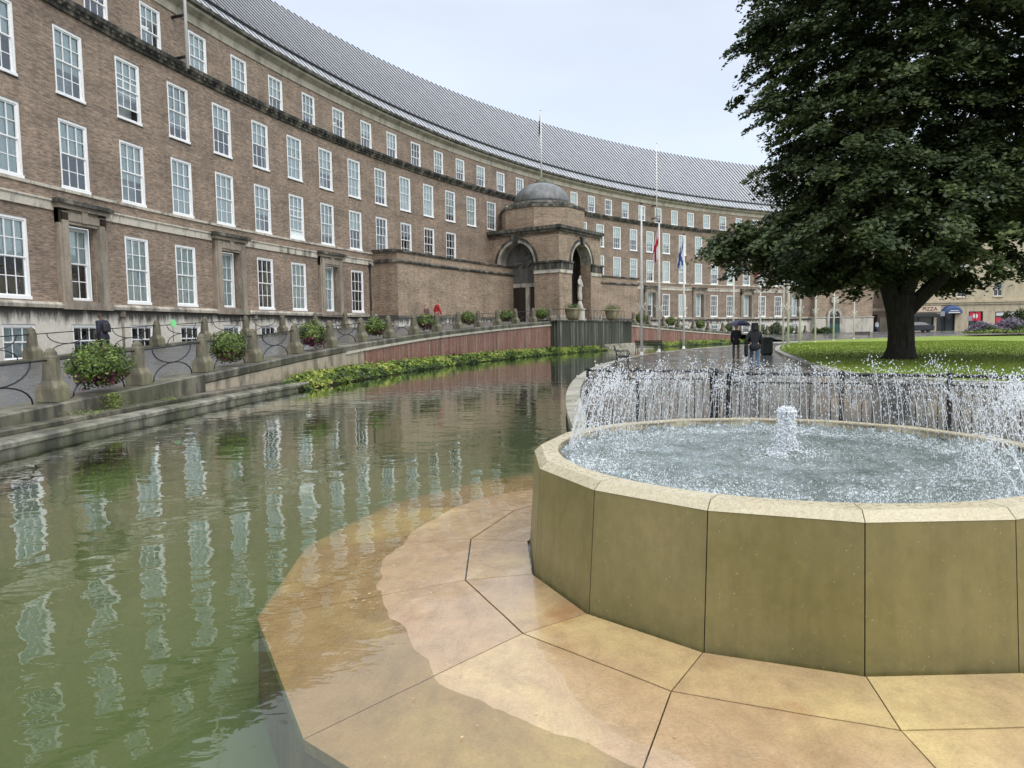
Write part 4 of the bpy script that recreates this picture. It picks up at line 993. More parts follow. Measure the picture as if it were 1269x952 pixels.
# ================================================================ TREES
def tree(name,base,label,prof,th_r,nclump,per,leafs,mat,seed,limbs,center=(0,0),skirt=True,drop=.35,holes=(),sq=1.0,extra=()):
    rg=np.random.default_rng(seed); rd=random.Random(seed)
    root=empty(name,base); tag(root,label,'tree')
    mb=MB(); fork=limbs[0]['z']
    # trunk
    pts=[(0,0,-.15),(0.02,0,.12),(0.03,0,.5),(0.02,.02,1.2),(-.03,0,fork*.8),(0,0,fork+.25)]
    mb.tube(pts,[th_r*1.75,th_r*1.28,th_r*1.05,th_r*.98,th_r*1.02,th_r*1.05],20,0,True,True,.06)
    tips=[]
    for L in limbs:
        p=Vector((L.get('x',0),0,L['z']-.35)); d=Vector(L['d']).normalized(); r=L['r']; P=[p.copy()];Rr=[r*1.1]
        for s in range(9):
            step=L['len']/9; d=(d+Vector((rd.uniform(-.13,.13),rd.uniform(-.13,.13),rd.uniform(-.02,.14)))).normalized()
            p=p+d*step; P.append(p.copy()); Rr.append(r*(1-.8*(s+1)/9.))
            if s>=2:
                for q in range(2):
                    dd=(d+Vector((rd.uniform(-1,1),rd.uniform(-1,1),rd.uniform(-.35,.5)))).normalized(); pp=p.copy(); Q=[pp.copy()]; RR_=[Rr[-1]*.55]
                    for w in range(5):
                        dd=(dd+Vector((rd.uniform(-.2,.2),rd.uniform(-.2,.2),-.06))).normalized(); pp=pp+dd*L['len']*.065; Q.append(pp.copy()); RR_.append(Rr[-1]*.55*(1-.85*(w+1)/5))
                    mb.tube(Q,RR_,6,0,True,True); tips.append(pp.copy())
        mb.tube(P,Rr,10,0,True,True,.05)
    mb.obj('trunk',M['bark'],root)
    # crown: drooping sprays spread in a profile-of-revolution volume with an uneven outline
    zs=np.array([p[0] for p in prof]); rs=np.array([p[1] for p in prof])
    CL=[];
    ph=rg.uniform(0,6.28,6)
    tries=0
    while len(CL)<nclump and tries<nclump*30:
        tries+=1
        z=rg.uniform(zs[0],zs[-1]); a=rg.uniform(0,2*PI)
        rm=np.interp(z,zs,rs)*(1+.10*math.sin(3*a+ph[0]+z*.5)+.07*math.sin(7*a+ph[1]-z*.9)+.06*math.sin(z*2.1+ph[2]+2*a))
        u=rg.random()**.42
        if rg.random()<.25: u=rg.random()**.5*.9
        r=rm*u
        if rg.random()>np.interp(z,zs,rs)/rs.max()+.15: continue
        x,y=center[0]+r*math.cos(a)*sq,center[1]+r*math.sin(a)
        if any((x-h[0])**2+(y-h[1])**2+((z-h[2]))**2<h[3]**2 for h in holes): continue
        CL.append((x,y,z,a,u))
    for e in extra: CL+=[(e[0]+rg.normal(0,e[3]),e[1]+rg.normal(0,e[3]),e[2]+rg.normal(0,e[4]),rg.uniform(0,6.28),1.0) for _ in range(e[5])]
    CL+=[(t_.x,t_.y,t_.z,math.atan2(t_.y,t_.x),1.0) for t_ in tips]
    C=[];NN=[];SZ=[];TT=[]
    for (x,y,z,a,u) in CL:
        n=int(per*rg.uniform(.6,1.4)); L=rg.uniform(.7,1.35)
        # spray: leaves along a drooping branchlet fan heading outwards
        aa=a+rg.normal(0,.5); t_=rg.random(n); w=rg.normal(0,.30,n)*(.25+t_*.9)
        dx=t_*L; dz=-drop*(t_**1.6)*L+rg.normal(0,.085,n)
        X=x+np.cos(aa)*dx-np.sin(aa)*w; Y=y+np.sin(aa)*dx+np.cos(aa)*w; Z=z+dz
        C.append(np.stack([X,Y,Z],1)); 
        nn=rg.normal(0,.42,(n,3))+np.array([math.cos(aa)*.45,math.sin(aa)*.45,1.0]); NN.append(nn)
        SZ.append(leafs*rg.uniform(.65,1.25,n)); TT.append(np.clip(rg.normal(.15+.55*rg.random(),.15,n),0,1))
    C=np.concatenate(C);NN=np.concatenate(NN);SZ=np.concatenate(SZ);TT=np.concatenate(TT)
    global RNG; old=RNG; RNG=rg; leaves('crown',C,NN,SZ,TT,mat,.7,root); RNG=old
    return root
TX,TY=16.8,30.66
limbs=[dict(z=2.5,d=(-.30,.1,1),r=.36,len=9,x=-.25),dict(z=2.5,d=(.95,-.05,.85),r=.34,len=8,x=.25),dict(z=2.6,d=(.15,.5,1),r=.33,len=9,x=.05),dict(z=2.8,d=(.1,-.35,1),r=.30,len=8),
       dict(z=3.0,d=(-.65,-.2,.8),r=.24,len=5.5,x=-.2),dict(z=3.8,d=(.5,.8,.7),r=.2,len=6),dict(z=4.4,d=(-.5,-.7,.6),r=.2,len=7)]
prof=[(3.3,4.0),(3.9,6.4),(4.6,7.6),(5.6,7.3),(6.8,6.2),(8.5,5.3),(10.5,5.8),(12.5,6.0),(14.5,6.1),(17,6.0),(19,6.0),(21,3.4),(22,.8)]
holes=[(5.0,-1.0,3.2,2.6),(5.0,-3,3.0,2.6),(7.0,-2,3.3,2.1),(1.8,-2.0,2.9,1.5),(4.0,-5,3.4,2.0),(.5,-5.5,3.2,1.4)]
ext=[(-7.4,-.3,5.2,.30,.25,18),(-7.4,-.4,5.3,.4,.3,20),(-6.3,-.5,5.1,.5,.35,26),(-5.5,-1,4.6,.5,.4,26),(-3.9,-1.0,4.2,.5,.4,26),(-2.8,-1.2,3.9,.45,.4,22),(-5.7,0,14.2,.3,.2,12),(-5.5,0,10.9,.3,.2,10)]
tree('lime_tree',(TX,TY,.12),'large dark green tree with forked black trunk and low hanging skirt on the lawn',prof,.52,2900,102,.10,M['leaf'],5,limbs,(0.3,0),True,.5,holes,1.0,ext)
prof2=[(4.0,3.0),(4.8,5.0),(6.5,6.0),(9,6.3),(13,6.0),(16,4.8),(18.5,2)]
limbs2=[dict(z=2.9,d=(-.3,.1,1),r=.28,len=7,x=-.1),dict(z=2.9,d=(.6,.1,1),r=.28,len=7,x=.15),dict(z=3.1,d=(-.4,-.4,.8),r=.22,len=6),dict(z=3.1,d=(.2,.6,.8),r=.2,len=6)]
tree('lime_tree',(25.6,25.5,.12),'lighter yellow green tree at right whose leaves overhang the lawn edge',prof2,.40,1300,90,.10,M['leaf2'],9,limbs2,(0,0),True,.45,[(-4,-1,3.6,1.2)])
# ================================================================ RAMP BALUSTRADE
def ordinal(i): return ['first','second','third','fourth','fifth','sixth','seventh','eighth','ninth','tenth','eleventh','twelfth','thirteenth','fourteenth','fifteenth','sixteenth','seventeenth','eighteenth','nineteenth','twentieth'][i]
mb=MB()
def sqring(w,z,ch): # octagon-ish ring: square with chamfer
    h=w/2; c=ch; return [(-h+c,-h,z),(h-c,-h,z),(h,-h+c,z),(h,h-c,z),(h-c,h,z),(-h+c,h,z),(-h,h-c,z),(-h,-h+c,z)]
rings=[sqring(.44,0,.01),sqring(.44,.26,.01),sqring(.42,.32,.04),sqring(.33,.42,.085),sqring(.27,.88,.075),sqring(.275,.90,.078),sqring(.235,.93,.068),sqring(.21,1.0,.06),sqring(.13,1.06,.038),sqring(.03,1.085,.008)]
V=[p for r in rings for p in r]; F=[tuple(range(8))[::-1]]
for i in range(len(rings)-1):
    for j in range(8): F.append((i*8+j,i*8+(j+1)%8,(i+1)*8+(j+1)%8,(i+1)*8+j))
F.append(tuple((len(rings)-1)*8+j for j in range(8))); mb.add(V,F,0)
bol_me=mb.mesh('bollard',M['bollard'])
def put_bol(k,r,z,label,group,rot=0):
    o=link('stone_bollard',bol_me,None,PK(k,r,z),rzk(k)+rot); bevel(o,.012,2,25); tag(o,label,'bollard',group); return o
BS=1.02; RBO=94.72
front=[-3.35+BS*i for i in range(-3,16)]
vis=0
for k in front:
    p=PK(k,RBO,0); px=634+878*p[0]/p[1] if p[1]>3 else -999
    if px<0: put_bol(k,RBO,zf(k)+.03,['mossy stone bollard furthest beyond the left photo edge','mossy stone bollard second beyond the left photo edge','mossy stone bollard just beyond the left photo edge'][min(2,front.index(k))],'front ramp bollards'); continue
    put_bol(k,RBO,zf(k)+.03,'tapered mossy stone bollard, %s from the left along the moat side of the ramp'%ordinal(vis),'front ramp bollards'); vis+=1
rfront=[17.3+BS*i for i in range(0,12)]
for i,k in enumerate(rfront): put_bol(k,RBO,zf(k)+.03,'stone bollard on the far red wall, %s to the right of the bastion'%ordinal(i),'front ramp bollards')
back=[-.3+BS*i for i in range(0,9)]
for i,k in enumerate(back): put_bol(k,102.75,zf(k)+.2,'grey stone bollard against the building, %s from the left in the rear row'%ordinal(i),'rear bollards by the basement')
rback=[22.0+BS*i for i in range(0,11)]
for i,k in enumerate(rback): put_bol(k,102.75,zf(k)+.2,'distant stone bollard, %s right of the porch in the rear row'%ordinal(i),'rear bollards by the basement')
# iron arcs between bollards : each panel sits at its own slope
def iron_panel(k0,k1,r,dz,label,group,low_only=False):
    a=Vector(PK(k0,r,zf(k0)+dz)); b=Vector(PK(k1,r,zf(k1)+dz)); root=empty('iron_railing',a); tag(root,label,'railing',group)
    d=b-a; rt=.021
    def P(f,h): return (d.x*f,d.y*f,d.z*f+h)
    mb=MB(); mb.tube([P(.0,.84),P(.5,.84),P(1,.84)],.019,6); mb.obj('rail',M['iron'],root)
    def arc(f0,f1,h0,h1,up):
        pts=[]; 
        for i in range(13):
            t_=PI*i/12; pts.append(P((f0+f1)/2-(f1-f0)/2*math.cos(t_),(h0+(h1-h0)*math.sin(t_))))
        return pts
    if not low_only: mb=MB(); mb.tube(arc(.20,.80,.83,.42,1),rt*.8,6); mb.obj('upper_arc',M['iron'],root)
    mb=MB(); mb.tube(arc(.20,.80,.02,.42,1),rt*.8,6); mb.box(P(.17,0)[0],P(.21,0)[0]+.02,P(.17,0)[1]-.03,P(.17,0)[1]+.03,P(.17,0)[2],P(.17,0)[2]+.03); mb.obj('lower_arc',M['iron'],root)
    return root
allf=[front,rfront]
pan=0
for row in allf:
    for i,(k0,k1) in enumerate(zip(row,row[1:])):
        side='left ramp' if row is front else 'far right ramp'
        iron_panel(k0,k1,RBO,.03,'black iron crossed arcs between bollards, %s bay seen on the %s'%(ordinal(pan if row is front else i),side),'iron railings of the ramp'); 
        if row is front: pan+=1
for nm,row in (('left',back),('right',rback)):
    for i,(k0,k1) in enumerate(zip(row,row[1:])): iron_panel(k0,k1,102.75,.2,'thin black iron arcs against the building, %s bay of the %s rear row'%(ordinal(i),nm),'iron railings by the basement')
# leftmost rear panel runs out of frame
iron_panel(back[0]-BS,back[0],102.75,.2,'thin black iron arcs against the building, bay cut by the left photo edge','iron railings by the basement')
# hanging flower mounds
def mound(k,r,z,i,label,purple=.5,sx=.62,ssz=.42,n=2600,ls=.04):
    root=empty('flower_basket',PK(k,r,z),rzk(k)); tag(root,label,'flower basket','flower mounds on the ramp railing')
    rg=np.random.default_rng(100+i)
    d=rg.normal(0,1,(n,3)); d/=np.linalg.norm(d,axis=1,keepdims=True); rad=rg.uniform(.72,1.06,n)*(1+.12*np.sin(d[:,0]*7+i)+.1*np.cos(d[:,1]*5+d[:,2]*6+i))
    C=d*rad[:,None]*np.array([sx,sx*.72,ssz]); C[:,2]+=.60
    C[:,2]-=.06*(np.abs(C[:,0])/sx)**2
    low=C[:,2]<.60-.18*ssz/.42+.10*np.sin(C[:,0]*9+i)
    t1=np.clip(rg.normal(.45,.25,n),0,1); 
    up=(d+rg.normal(0,.45,(n,3)))
    isP=low&(rg.random(n)<.15+purple)
    m=~isP
    global RNG
    leaves('foliage',C[m],up[m],ls*rg.uniform(.7,1.3,m.sum()),t1[m],M['basketleaf'],.6,root)
    if isP.sum()>3: fl_=leaves('flowers',C[isP],up[isP],ls*rg.uniform(.7,1.2,isP.sum()),np.clip(rg.normal(.5,.3,isP.sum()),0,1),M['purple'],.6,root); fl_['kind']='stuff'
    mb=MB(); mb.lathe([(.0,.28),(.3,.33),(.42,.5),(.4,.62),(0,.66)],14,0); mb.obj('basket',M['steel_dark'],root)
cnt=0
for i in range(3,len(front)-1,2):
    k=(front[i]+front[i+1])/2; big=cnt<5
    lab=['wide flower mound with yellow blooms and dark red trailing leaves, nearest at left','round green and yellow flower mound in the second planted bay of the ramp','dark purple trailing flower mound in the third planted bay of the ramp','compact green flower mound with purple underside in the fourth planted bay','small flower mound in the fifth planted bay beside the walking couple','small dark green flower mound just right of the red jacket walker','yellowish flower mound below the open porch arch','leafy green flower mound by the right pier of the porch arch'][min(cnt,7)]
    mound(k,RBO,zf(k)+.05,i,lab,[.45,.12,.75,.4,.5,.2,.3,.1,.2][min(cnt,8)],[.76,.64,.64,.62,.6,.58,.62,.6][min(cnt,7)],[.50,.45,.48,.43,.4,.38,.4,.4][min(cnt,7)],4200 if cnt<3 else 1700,.036 if cnt<3 else .05); cnt+=1
for i in range(0,11,2):
    k=17.3+BS*(i+.5); mound(k,RBO,zf(k)+.05,40+i,'round dark green clipped mound on the far right ramp, %s from the bastion'%ordinal(i//2),.0,.62,.48,1300,.06)
# planted bed along the water
def bed(k0,k1,n,seed,name,label,mat,r0=93.18,r1=94.25,h=.40,ls=.11,tone=.5):
    rg=np.random.default_rng(seed); k=rg.uniform(k0,k1,n); r=rg.uniform(r0,r1,n)
    f=np.clip(np.minimum((k-k0)/.6,(k1-k)/.4),.25,1)
    cl=.7+.3*np.sin(k*9.1+np.sin(r*7))*np.cos(k*23+r*5)
    z=-.19+rg.random(n)**.7*h*f*cl*np.clip((r-r0)/.25,.25,1)+.15*(r-r0)/(r1-r0)
    a=-.9568+.0307*(k-15); C=np.stack([CX+r*np.sin(a),CY+r*np.cos(a),z],1)
    hk=np.sin(np.floor(k*3.1+np.floor(r*3))*12.9898+np.floor(r*3)*78.2)*43758.5; hk-=np.floor(hk); z+=(hk-.5)*.12
    up=rg.normal(0,.55,(n,3))+np.stack([-np.sin(a)*.5,-np.cos(a)*.5,np.ones(n)],1)
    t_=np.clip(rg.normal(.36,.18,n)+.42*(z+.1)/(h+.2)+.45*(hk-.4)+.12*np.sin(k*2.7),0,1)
    o=leaves(name,C,up,ls*rg.uniform(.6,1.3,n),t_,mat,.45); tag(o,label,'plants',kind='stuff')
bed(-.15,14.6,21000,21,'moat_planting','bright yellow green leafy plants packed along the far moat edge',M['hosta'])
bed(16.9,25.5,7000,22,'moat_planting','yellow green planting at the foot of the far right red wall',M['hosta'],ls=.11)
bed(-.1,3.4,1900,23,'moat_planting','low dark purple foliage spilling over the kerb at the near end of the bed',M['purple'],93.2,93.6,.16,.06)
# weed clump on the left ledge
def tuft(name,loc,n,rad,h,label,mat,ls=.03,seed=1,cat='plant'):
    rg=np.random.default_rng(seed); C=np.stack([rg.normal(0,rad,n),rg.normal(0,rad,n),rg.random(n)*h],1); C[:,:2]*=(1.1-C[:,2:3]/h*.5)
    o=leaves(name,C,rg.normal(0,.6,(n,3))+np.array([0,0,.8]),ls*rg.uniform(.6,1.3,n),np.clip(rg.normal(.6,.25,n),0,1),mat,.4,None,loc); tag(o,label,cat); return o
tuft('weed',PK(-2.95,94.2,.05),420,.14,.34,'leafy pale weed growing from the ledge under the leftmost bollard',M['hosta'])
tuft('weed',PK(-3.35,94.15,.05),260,.3,.09,'low straggling weed left of the leafy one on the dark ledge',M['hosta'],.02,2)
tuft('weed',PK(-2.3,93.98,.05),160,.2,.07,'small sparse weed on the ledge below the second bollard',M['hosta'],.02,3)
# ================================================================ FLAGPOLES
def flagpole(x,y,h,label,flag=None,thin=1.0):
    z0=gz(y) if x>25 else 0
    root=empty('flagpole',(x,y,z0)); tag(root,label,'flagpole','white flagpoles around the green')
    mb=MB(); mb.tube([(0,0,0),(0,0,h*.5),(0,0,h)],[.085*thin,.07*thin,.045*thin],12); mb.obj('pole',M['pole'],root)
    mb=MB(); mb.lathe([(0,0),(.075,.04),(.08,.1),(0,.16)],10,0,(0,0,h)); mb.obj('finial',M['iron'],root)
    mb=MB(); 
    for q in range(5):
        a=q*2*PI/5+.3; c,s=math.cos(a),math.sin(a); mb.tube([(c*.06,s*.06,2.85),(c*.30,s*.30,3.2)],.016,5); mb.tube([(c*.06,s*.06,3.0),(c*.30,s*.30,2.7)],.016,5)
    mb.obj('spike_collar',M['pole'],root)
    mb=MB(); mb.lathe([(.16,0),(.16,.03),(.1,.06),(.095,.2)],12,0,(0,0,.005)); mb.obj('base_plate',M['pole'],root)
    if flag:
        mats,fn,w,hh=flag
        m2=limp_flag(0,0,h-.15 if fn!=2 else h-.15,w,hh,None,fn,None,int(x*7)); fo_=m2.obj('flag',mats,root)
    return root
red=simple('flag_red',(.42,.02,.03),.8); wht=simple('flag_white',(.62,.63,.65),.8); blu=simple('flag_blue',(.02,.05,.22),.8)
flagpole(8.02,43.7,9.1,'tall white flagpole nearest the moat edge, left of the benches, without a flag')
flagpole(10.05,48.3,8.7,'white flagpole on the moat edge carrying a limp red and white flag',([wht,red],lambda u,v:1 if (abs(v-.45)<.12 or abs(u-.5)<.15) else 0,.9,2.2))
flagpole(13.35,55.0,8.7,'white flagpole on the moat edge carrying a limp blue and white flag',([wht,blu],lambda u,v:1 if (abs(u-v)<.2 or abs(u+v-1)<.18) else 0,1.1,2.1))
flagpole(19.6,62.7,8.9,'white flagpole behind the man with the umbrella')
flagpole(23.5,67.1,8.9,'white flagpole with a limp red flag seen above the woman in blue jeans',([red],lambda u,v:0,1.0,2.0))
for i,(x,y) in enumerate([(18.6,48.6),(20.3,52.1),(23.57,58.0),(27.9,65.2),(32.8,72.3),(38.0,78.8)]):
    flagpole(x,y,8.6,['thin grey flagpole, leftmost on the lawn edge under the tree','white flagpole just right of the thin grey one on the lawn edge','white flagpole, third from left on the lawn edge under the tree','white flagpole, fourth from left on the lawn edge, left of the arched door','white flagpole standing right in front of the teal arched door','rightmost white flagpole on the lawn edge, nearest the black trunk'][i],None,.7 if i==0 else 1)
# ================================================================ BENCHES, BIN, URNS, STATUE
def bench(x,y,rz,label,back=True):
    root=empty('park_bench',(x,y,0),rz); tag(root,label,'bench','black benches by the moat')
    W=1.7
    mb=MB()
    for i in range(5): mb.box(-W/2,W/2,-.22+i*.095,-.22+i*.095+.075,.42,.445)
    mb.obj('seat',M['iron'],root)
    mb=MB()
    for i in range(4): z=.5+i*.1; y0=.26+.03*i; mb.box(-W/2,W/2,y0,y0+.02,z,z+.075)
    mb.obj('backrest',M['iron'],root)
    for s in (-1,1):
        mb=MB(); xx=s*(W/2-.02)
        mb.tube([(xx,-.24,0),(xx,-.22,.2),(xx,-.20,.43)],.022,6); mb.tube([(xx,.34,0),(xx,.25,.25),(xx,.25,.45),(xx,.38,.88)],.022,6); mb.tube([(xx,-.22,.41),(xx,.27,.41)],.02,6)
        mb.tube([(xx,-.2,.43),(xx,-.27,.56),(xx,-.22,.66),(xx,-.05,.66),(xx,.12,.62),(xx,.30,.66)],.02,6); mb.obj('arm_leg',M['iron'],root)
bench(4.95,31.6,math.radians(83),'black scroll armed bench seen end on, nearest the fountain spray at the moat edge')
bench(8.7,44.6,math.radians(155),'black bench standing beside the second flagpole on the wet path')
def bin_(x,y):
    root=empty('litter_bin',(x,y,0)); tag(root,'dark green black square litter bin at the corner of the lawn path','litter bin')
    mb=MB(); mb.box(-.27,.27,-.27,.27,.06,.92); mb.box(-.24,.24,-.24,.24,0,.06); o=mb.obj('body',M['steel_dark'],root); bevel(o,.02)
    mb=MB(); mb.box(-.30,.30,-.30,.30,.923,1.0); mb.box(-.2,.2,-.2,.2,1.003,1.03); o=mb.obj('lid',M['steel_dark'],root); bevel(o,.02)
    mb=MB(); mb.box(-.17,.17,-.282,-.273,.66,.8); mb.obj('slot',M['iron'],root)
bin_(14.67,40.8)
def urn(k,label,i):
    root=empty('planter_urn',PK(k,94.7,2.42),rzk(k)); tag(root,label,'planter','stone urns on the bastion')
    mb=MB(); mb.lathe([(.42,0),(.55,.25),(.66,.6),(.68,.85),(.74,.9),(.74,1.0),(.62,1.0),(.6,.88),(0,.86)],24); mb.obj('pot',stone_mat('urn_stone',(.36,.31,.19),.6,.38,.58),root)
    rg=np.random.default_rng(60+i); n=700; C=np.stack([rg.normal(0,.38,n),rg.normal(0,.38,n),.9+rg.random(n)**1.4*.5],1)
    leaves('plant',C,rg.normal(0,.6,(n,3))+np.array([0,0,1]),.06*rg.uniform(.6,1.4,n),np.clip(rg.normal(.35,.25,n),0,1),M['basketleaf'],.4,root)
urn(13.35,'large round stone urn with sparse plants on the bastion, left of the statue base',1)
urn(15.9,'large round stone urn at the right end of the bastion',2)
# small iron rail between urns
mb=MB()
for k in krange(11.9,16.8,.2): a=PK(k,94.9,2.42); mb.tube([a,(a[0],a[1],3.3)],.014,5)
a=[PK(k,94.9,3.3) for k in krange(11.9,16.8,.5)]; mb.tube(a,.02,6); a=[PK(k,94.9,2.6) for k in krange(11.9,16.8,.5)]; mb.tube(a,.014,6)
o=mb.obj('iron_railing',M['iron']); tag(o,'straight black iron railing behind the urns on top of the bastion','railing')
# green disc on the rear railing
g=PK(2.02,102.6,zf(2.02)+.2+.9)
mb=MB(); mb.lathe([(0,-.02),(.17,-.02),(.17,.02),(0,.02)],24,0,(0,0,0),False,0,lambda p:(p[0],p[2],p[1])); mb.tube([(0,.03,-.17),(0,.03,-.8)],.012,5,1)
o=mb.obj('green_sign',[simple('green_paint',(.25,.75,.3),.5),M['iron']],None,g,rzk(2.02)); tag(o,'small round bright green sign fixed to the rear railing by the basement windows','sign')
# ================================================================ PEOPLE
def skin(name,V,E,Rd,mat,parent,sub=2,root=0):
    me=bpy.data.meshes.new(name+'_skel'); me.from_pydata(V,E,[]); ob=bpy.data.objects.new(name+'_skel',me); col.objects.link(ob)
    s=ob.modifiers.new('skin','SKIN'); s.use_smooth_shade=True
    for i,v in enumerate(me.skin_vertices[0].data if me.skin_vertices else []): pass
    if not me.skin_vertices:
        bm=bmesh.new(); bm.from_mesh(me); bm.verts.layers.skin.verify(); bm.to_mesh(me); bm.free()
    for i,v in enumerate(me.skin_vertices[0].data):
        r=Rd[i]; v.radius=(r,r) if not hasattr(r,'__len__') else r; v.use_root=(i==root); v.use_loose=False
    ss=ob.modifiers.new('sub','SUBSURF'); ss.levels=sub; ss.render_levels=sub
    dg=bpy.context.evaluated_depsgraph_get(); ev=ob.evaluated_get(dg); m2=bpy.data.meshes.new_from_object(ev,depsgraph=dg); m2.name=name
    bpy.data.objects.remove(ob,do_unlink=True)
    m2.materials.clear(); m2.materials.append(mat)
    for p in m2.polygons: p.use_smooth=True; p.material_index=0
    return link(name,m2,parent)
skinm=simple('skin_tone',(.42,.24,.16),.5); skind=simple('skin_dark',(.10,.055,.035),.5)
hairm=simple('hair_dark',(.02,.014,.01),.7)
def person(loc,rz,label,top,bot,shoe,sk=skinm,hgt=1.74,lean=0.0,stride=.32,armL=None,armR=None,hair=hairm,coatlen=.0,hood=False,bag=None,longhair=False,headfwd=0):
    """local +y is the way the person faces. armL/armR: (elbow, hand) offsets from the shoulder"""
    s=hgt/1.74; root=empty('person',loc,rz); tag(root,label,'person')
    def Q(x,y,z): return (x*s,(y+lean*(z-.95 if z>.95 else 0))*s,z*s)
    hipz=.93; sh=1.43
    fl,fr=stride*.5,-stride*.5
    aL=armL or ((-.04,-.10,-.29),(-.02,.02,-.55)); aR=armR or ((.04,.08,-.29),(.02,.18,-.54))
    V=[Q(0,0,.96),Q(0,0,1.15),Q(0,0,1.36),Q(0,.0,1.47),Q(0,.02+headfwd,1.56),Q(0,.035+headfwd,1.645),Q(0,.02+headfwd,1.72),   #0-6 spine, neck, head
       Q(-.10,0,.90),Q(-.105,.06+fl*.5,.50),Q(-.10,fl-.02,.10),Q(-.10,fl+.13,.035),  #7-10 left leg
       Q(.10,0,.90),Q(.105,.06+fr*.45,.50),Q(.10,fr-.04,.11 if stride<.2 else .14),Q(.10,fr+.10,.035),  #11-14
       Q(-.18,0,1.41),Q(.18,0,1.41)]
    def off(b,o): return (b[0]+o[0]*s,b[1]+o[1]*s,b[2]+o[2]*s)
    eL=off(V[15],aL[0]); hL=off(V[15],aL[1]); eR=off(V[16],aR[0]); hR=off(V[16],aR[1])
    def ext(e,h,f): 
        d=Vector(h)-Vector(e); d.normalize(); return tuple(Vector(h)+d*f*s)
    V+= [eL,hL,ext(eL,hL,.09),eR,hR,ext(eR,hR,.09)]  #17,18,19 20,21,22
    E=[(0,1),(1,2),(2,3),(3,4),(4,5),(5,6),(0,7),(7,8),(8,9),(9,10),(0,11),(11,12),(12,13),(13,14),(2,15),(2,16),(15,17),(17,18),(18,19),(16,20),(20,21),(21,22)]
    Rd=[.125,.115,.13,.055,.058,.095,.07,.085,.058,.042,.035,.085,.058,.042,.035,.055,.055,.042,.03,.032,.042,.03,.032]
    Rd=[r*s for r in Rd]; Rd[0]=(.15*s,.11*s); Rd[1]=(.135*s,.10*s); Rd[2]=(.155*s,.11*s)
    body=skin('body',V,E,Rd,sk,root)
    # fingers on both hands
    fb=MB()
    for e_,h_,si in ((eL,hL,-1),(eR,hR,1)):
        d_=(Vector(h_)-Vector(e_)).normalized(); side=Vector((0,1,0)) if abs(d_.y)<.8 else Vector((0,0,1)); side=(side-d_*side.dot(d_)).normalized(); nn=d_.cross(side)
        for q in range(4):
            b0=Vector(h_)+d_*.085*s+side*(q-1.5)*.018*s; l=(.055,.068,.063,.048)[q]*s
            fb.tube([b0,b0+d_*l*.55+nn*.004,b0+d_*l+nn*.018*si],[.0085*s,.008*s,.006*s],6)
        b0=Vector(h_)+d_*.03*s-side*.03*s; fb.tube([b0,b0+d_*.035*s-side*.02*s,b0+d_*.065*s-side*.018*s],[.011*s,.009*s,.007*s],6)
    # face: nose, ears, brow
    hd=Vector(V[5]); fb.lathe([(0,-.02),(.012,-.012),(.01,.01),(0,.025)],6,0,(hd.x,hd.y+.098*s,hd.z-.01))
    for q in (-1,1): fb.lathe([(0,-.03),(.014,-.01),(.016,.012),(0,.028)],6,0,(hd.x+q*.09*s,hd.y,hd.z))
    fb.obj('hands_and_features',sk,body)
    eb=MB()
    for q in (-1,1): eb.lathe([(0,-.009),(.011,0),(0,.009)],6,0,(hd.x+q*.033*s,hd.y+.088*s,hd.z+.012))
    eb.box(hd.x-.022,hd.x+.022,hd.y+.086*s,hd.y+.096*s,hd.z-.052,hd.z-.046); eb.obj('eyes_and_mouth',hairm,body)
    # clothing: shells a little larger than the body
    g=lambda r,k:(r[0]+k,r[1]+k) if hasattr(r,'__len__') else r+k
    idx=[0,1,2,3,15,16,17,18,20,21]; mp={j:i for i,j in enumerate(idx)}
    Vt=[V[j] for j in idx]; Rt=[g(Rd[j],.022*s) for j in idx]
    Et=[(mp[a],mp[b]) for a,b in ((0,1),(1,2),(2,3),(2,15),(2,16),(15,17),(17,18),(16,20),(20,21))]
    coatlen=max(coatlen,.24)
    if coatlen: Vt.append(Q(0,0,.96-coatlen)); Rt.append((.235*s,.165*s)); Et.append((0,len(Vt)-1)); 
    Rt[0]=(.215*s,.155*s)
    skin('coat',Vt,Et,Rt,top,root,2,1)
    idx=[0,7,8,9,11,12,13]; mp={j:i for i,j in enumerate(idx)}; Vb=[V[j] for j in idx]; Vb[3]=tuple(Vector(V[9])+Vector((0,0,-.01))); Vb[6]=tuple(Vector(V[13])+Vector((0,0,-.01)))
    skin('trousers',Vb,[(0,1),(1,2),(2,3),(0,4),(4,5),(5,6)],[(.125*s,.10*s),.088*s,.072*s,.062*s,.088*s,.072*s,.062*s],bot,root,2,0)
    for a,b in ((9,10),(13,14)):
        p,q=Vector(V[a]),Vector(V[b]); o=skin('shoe',[(p.x,p.y-.05*s,max(.045,p.z-.05)),(p.x,p.y+.05*s,max(.05,p.z-.045)),(q.x,q.y+.03*s,max(.035,q.z))],[(0,1),(1,2)],[(.05*s,.045*s),(.052*s,.045*s),(.045*s,.03*s)],shoe,root,2,0)
    h=V[5]; hz=V[6]
    if hood: skin('hood',[tuple(Vector(V[3])+Vector((0,-.03,-.02))),tuple(Vector(h)+Vector((0,-.03,.0))),tuple(Vector(hz)+Vector((0,-.01,.0)))],[(0,1),(1,2)],[.10*s,.125*s,.075*s],top,root,2,1)
    else:
        pts=[tuple(Vector(h)+Vector((0,-.035,.01))),tuple(Vector(hz)+Vector((0,-.005,.005)))]; rr=[.098*s,.082*s]; ee=[(0,1)]
        if longhair: pts.append(tuple(Vector(V[3])+Vector((0,-.07,.0)))); rr.append(.06*s); ee.append((0,2))
        skin('hair',pts,ee,rr,hair,root,2,0)
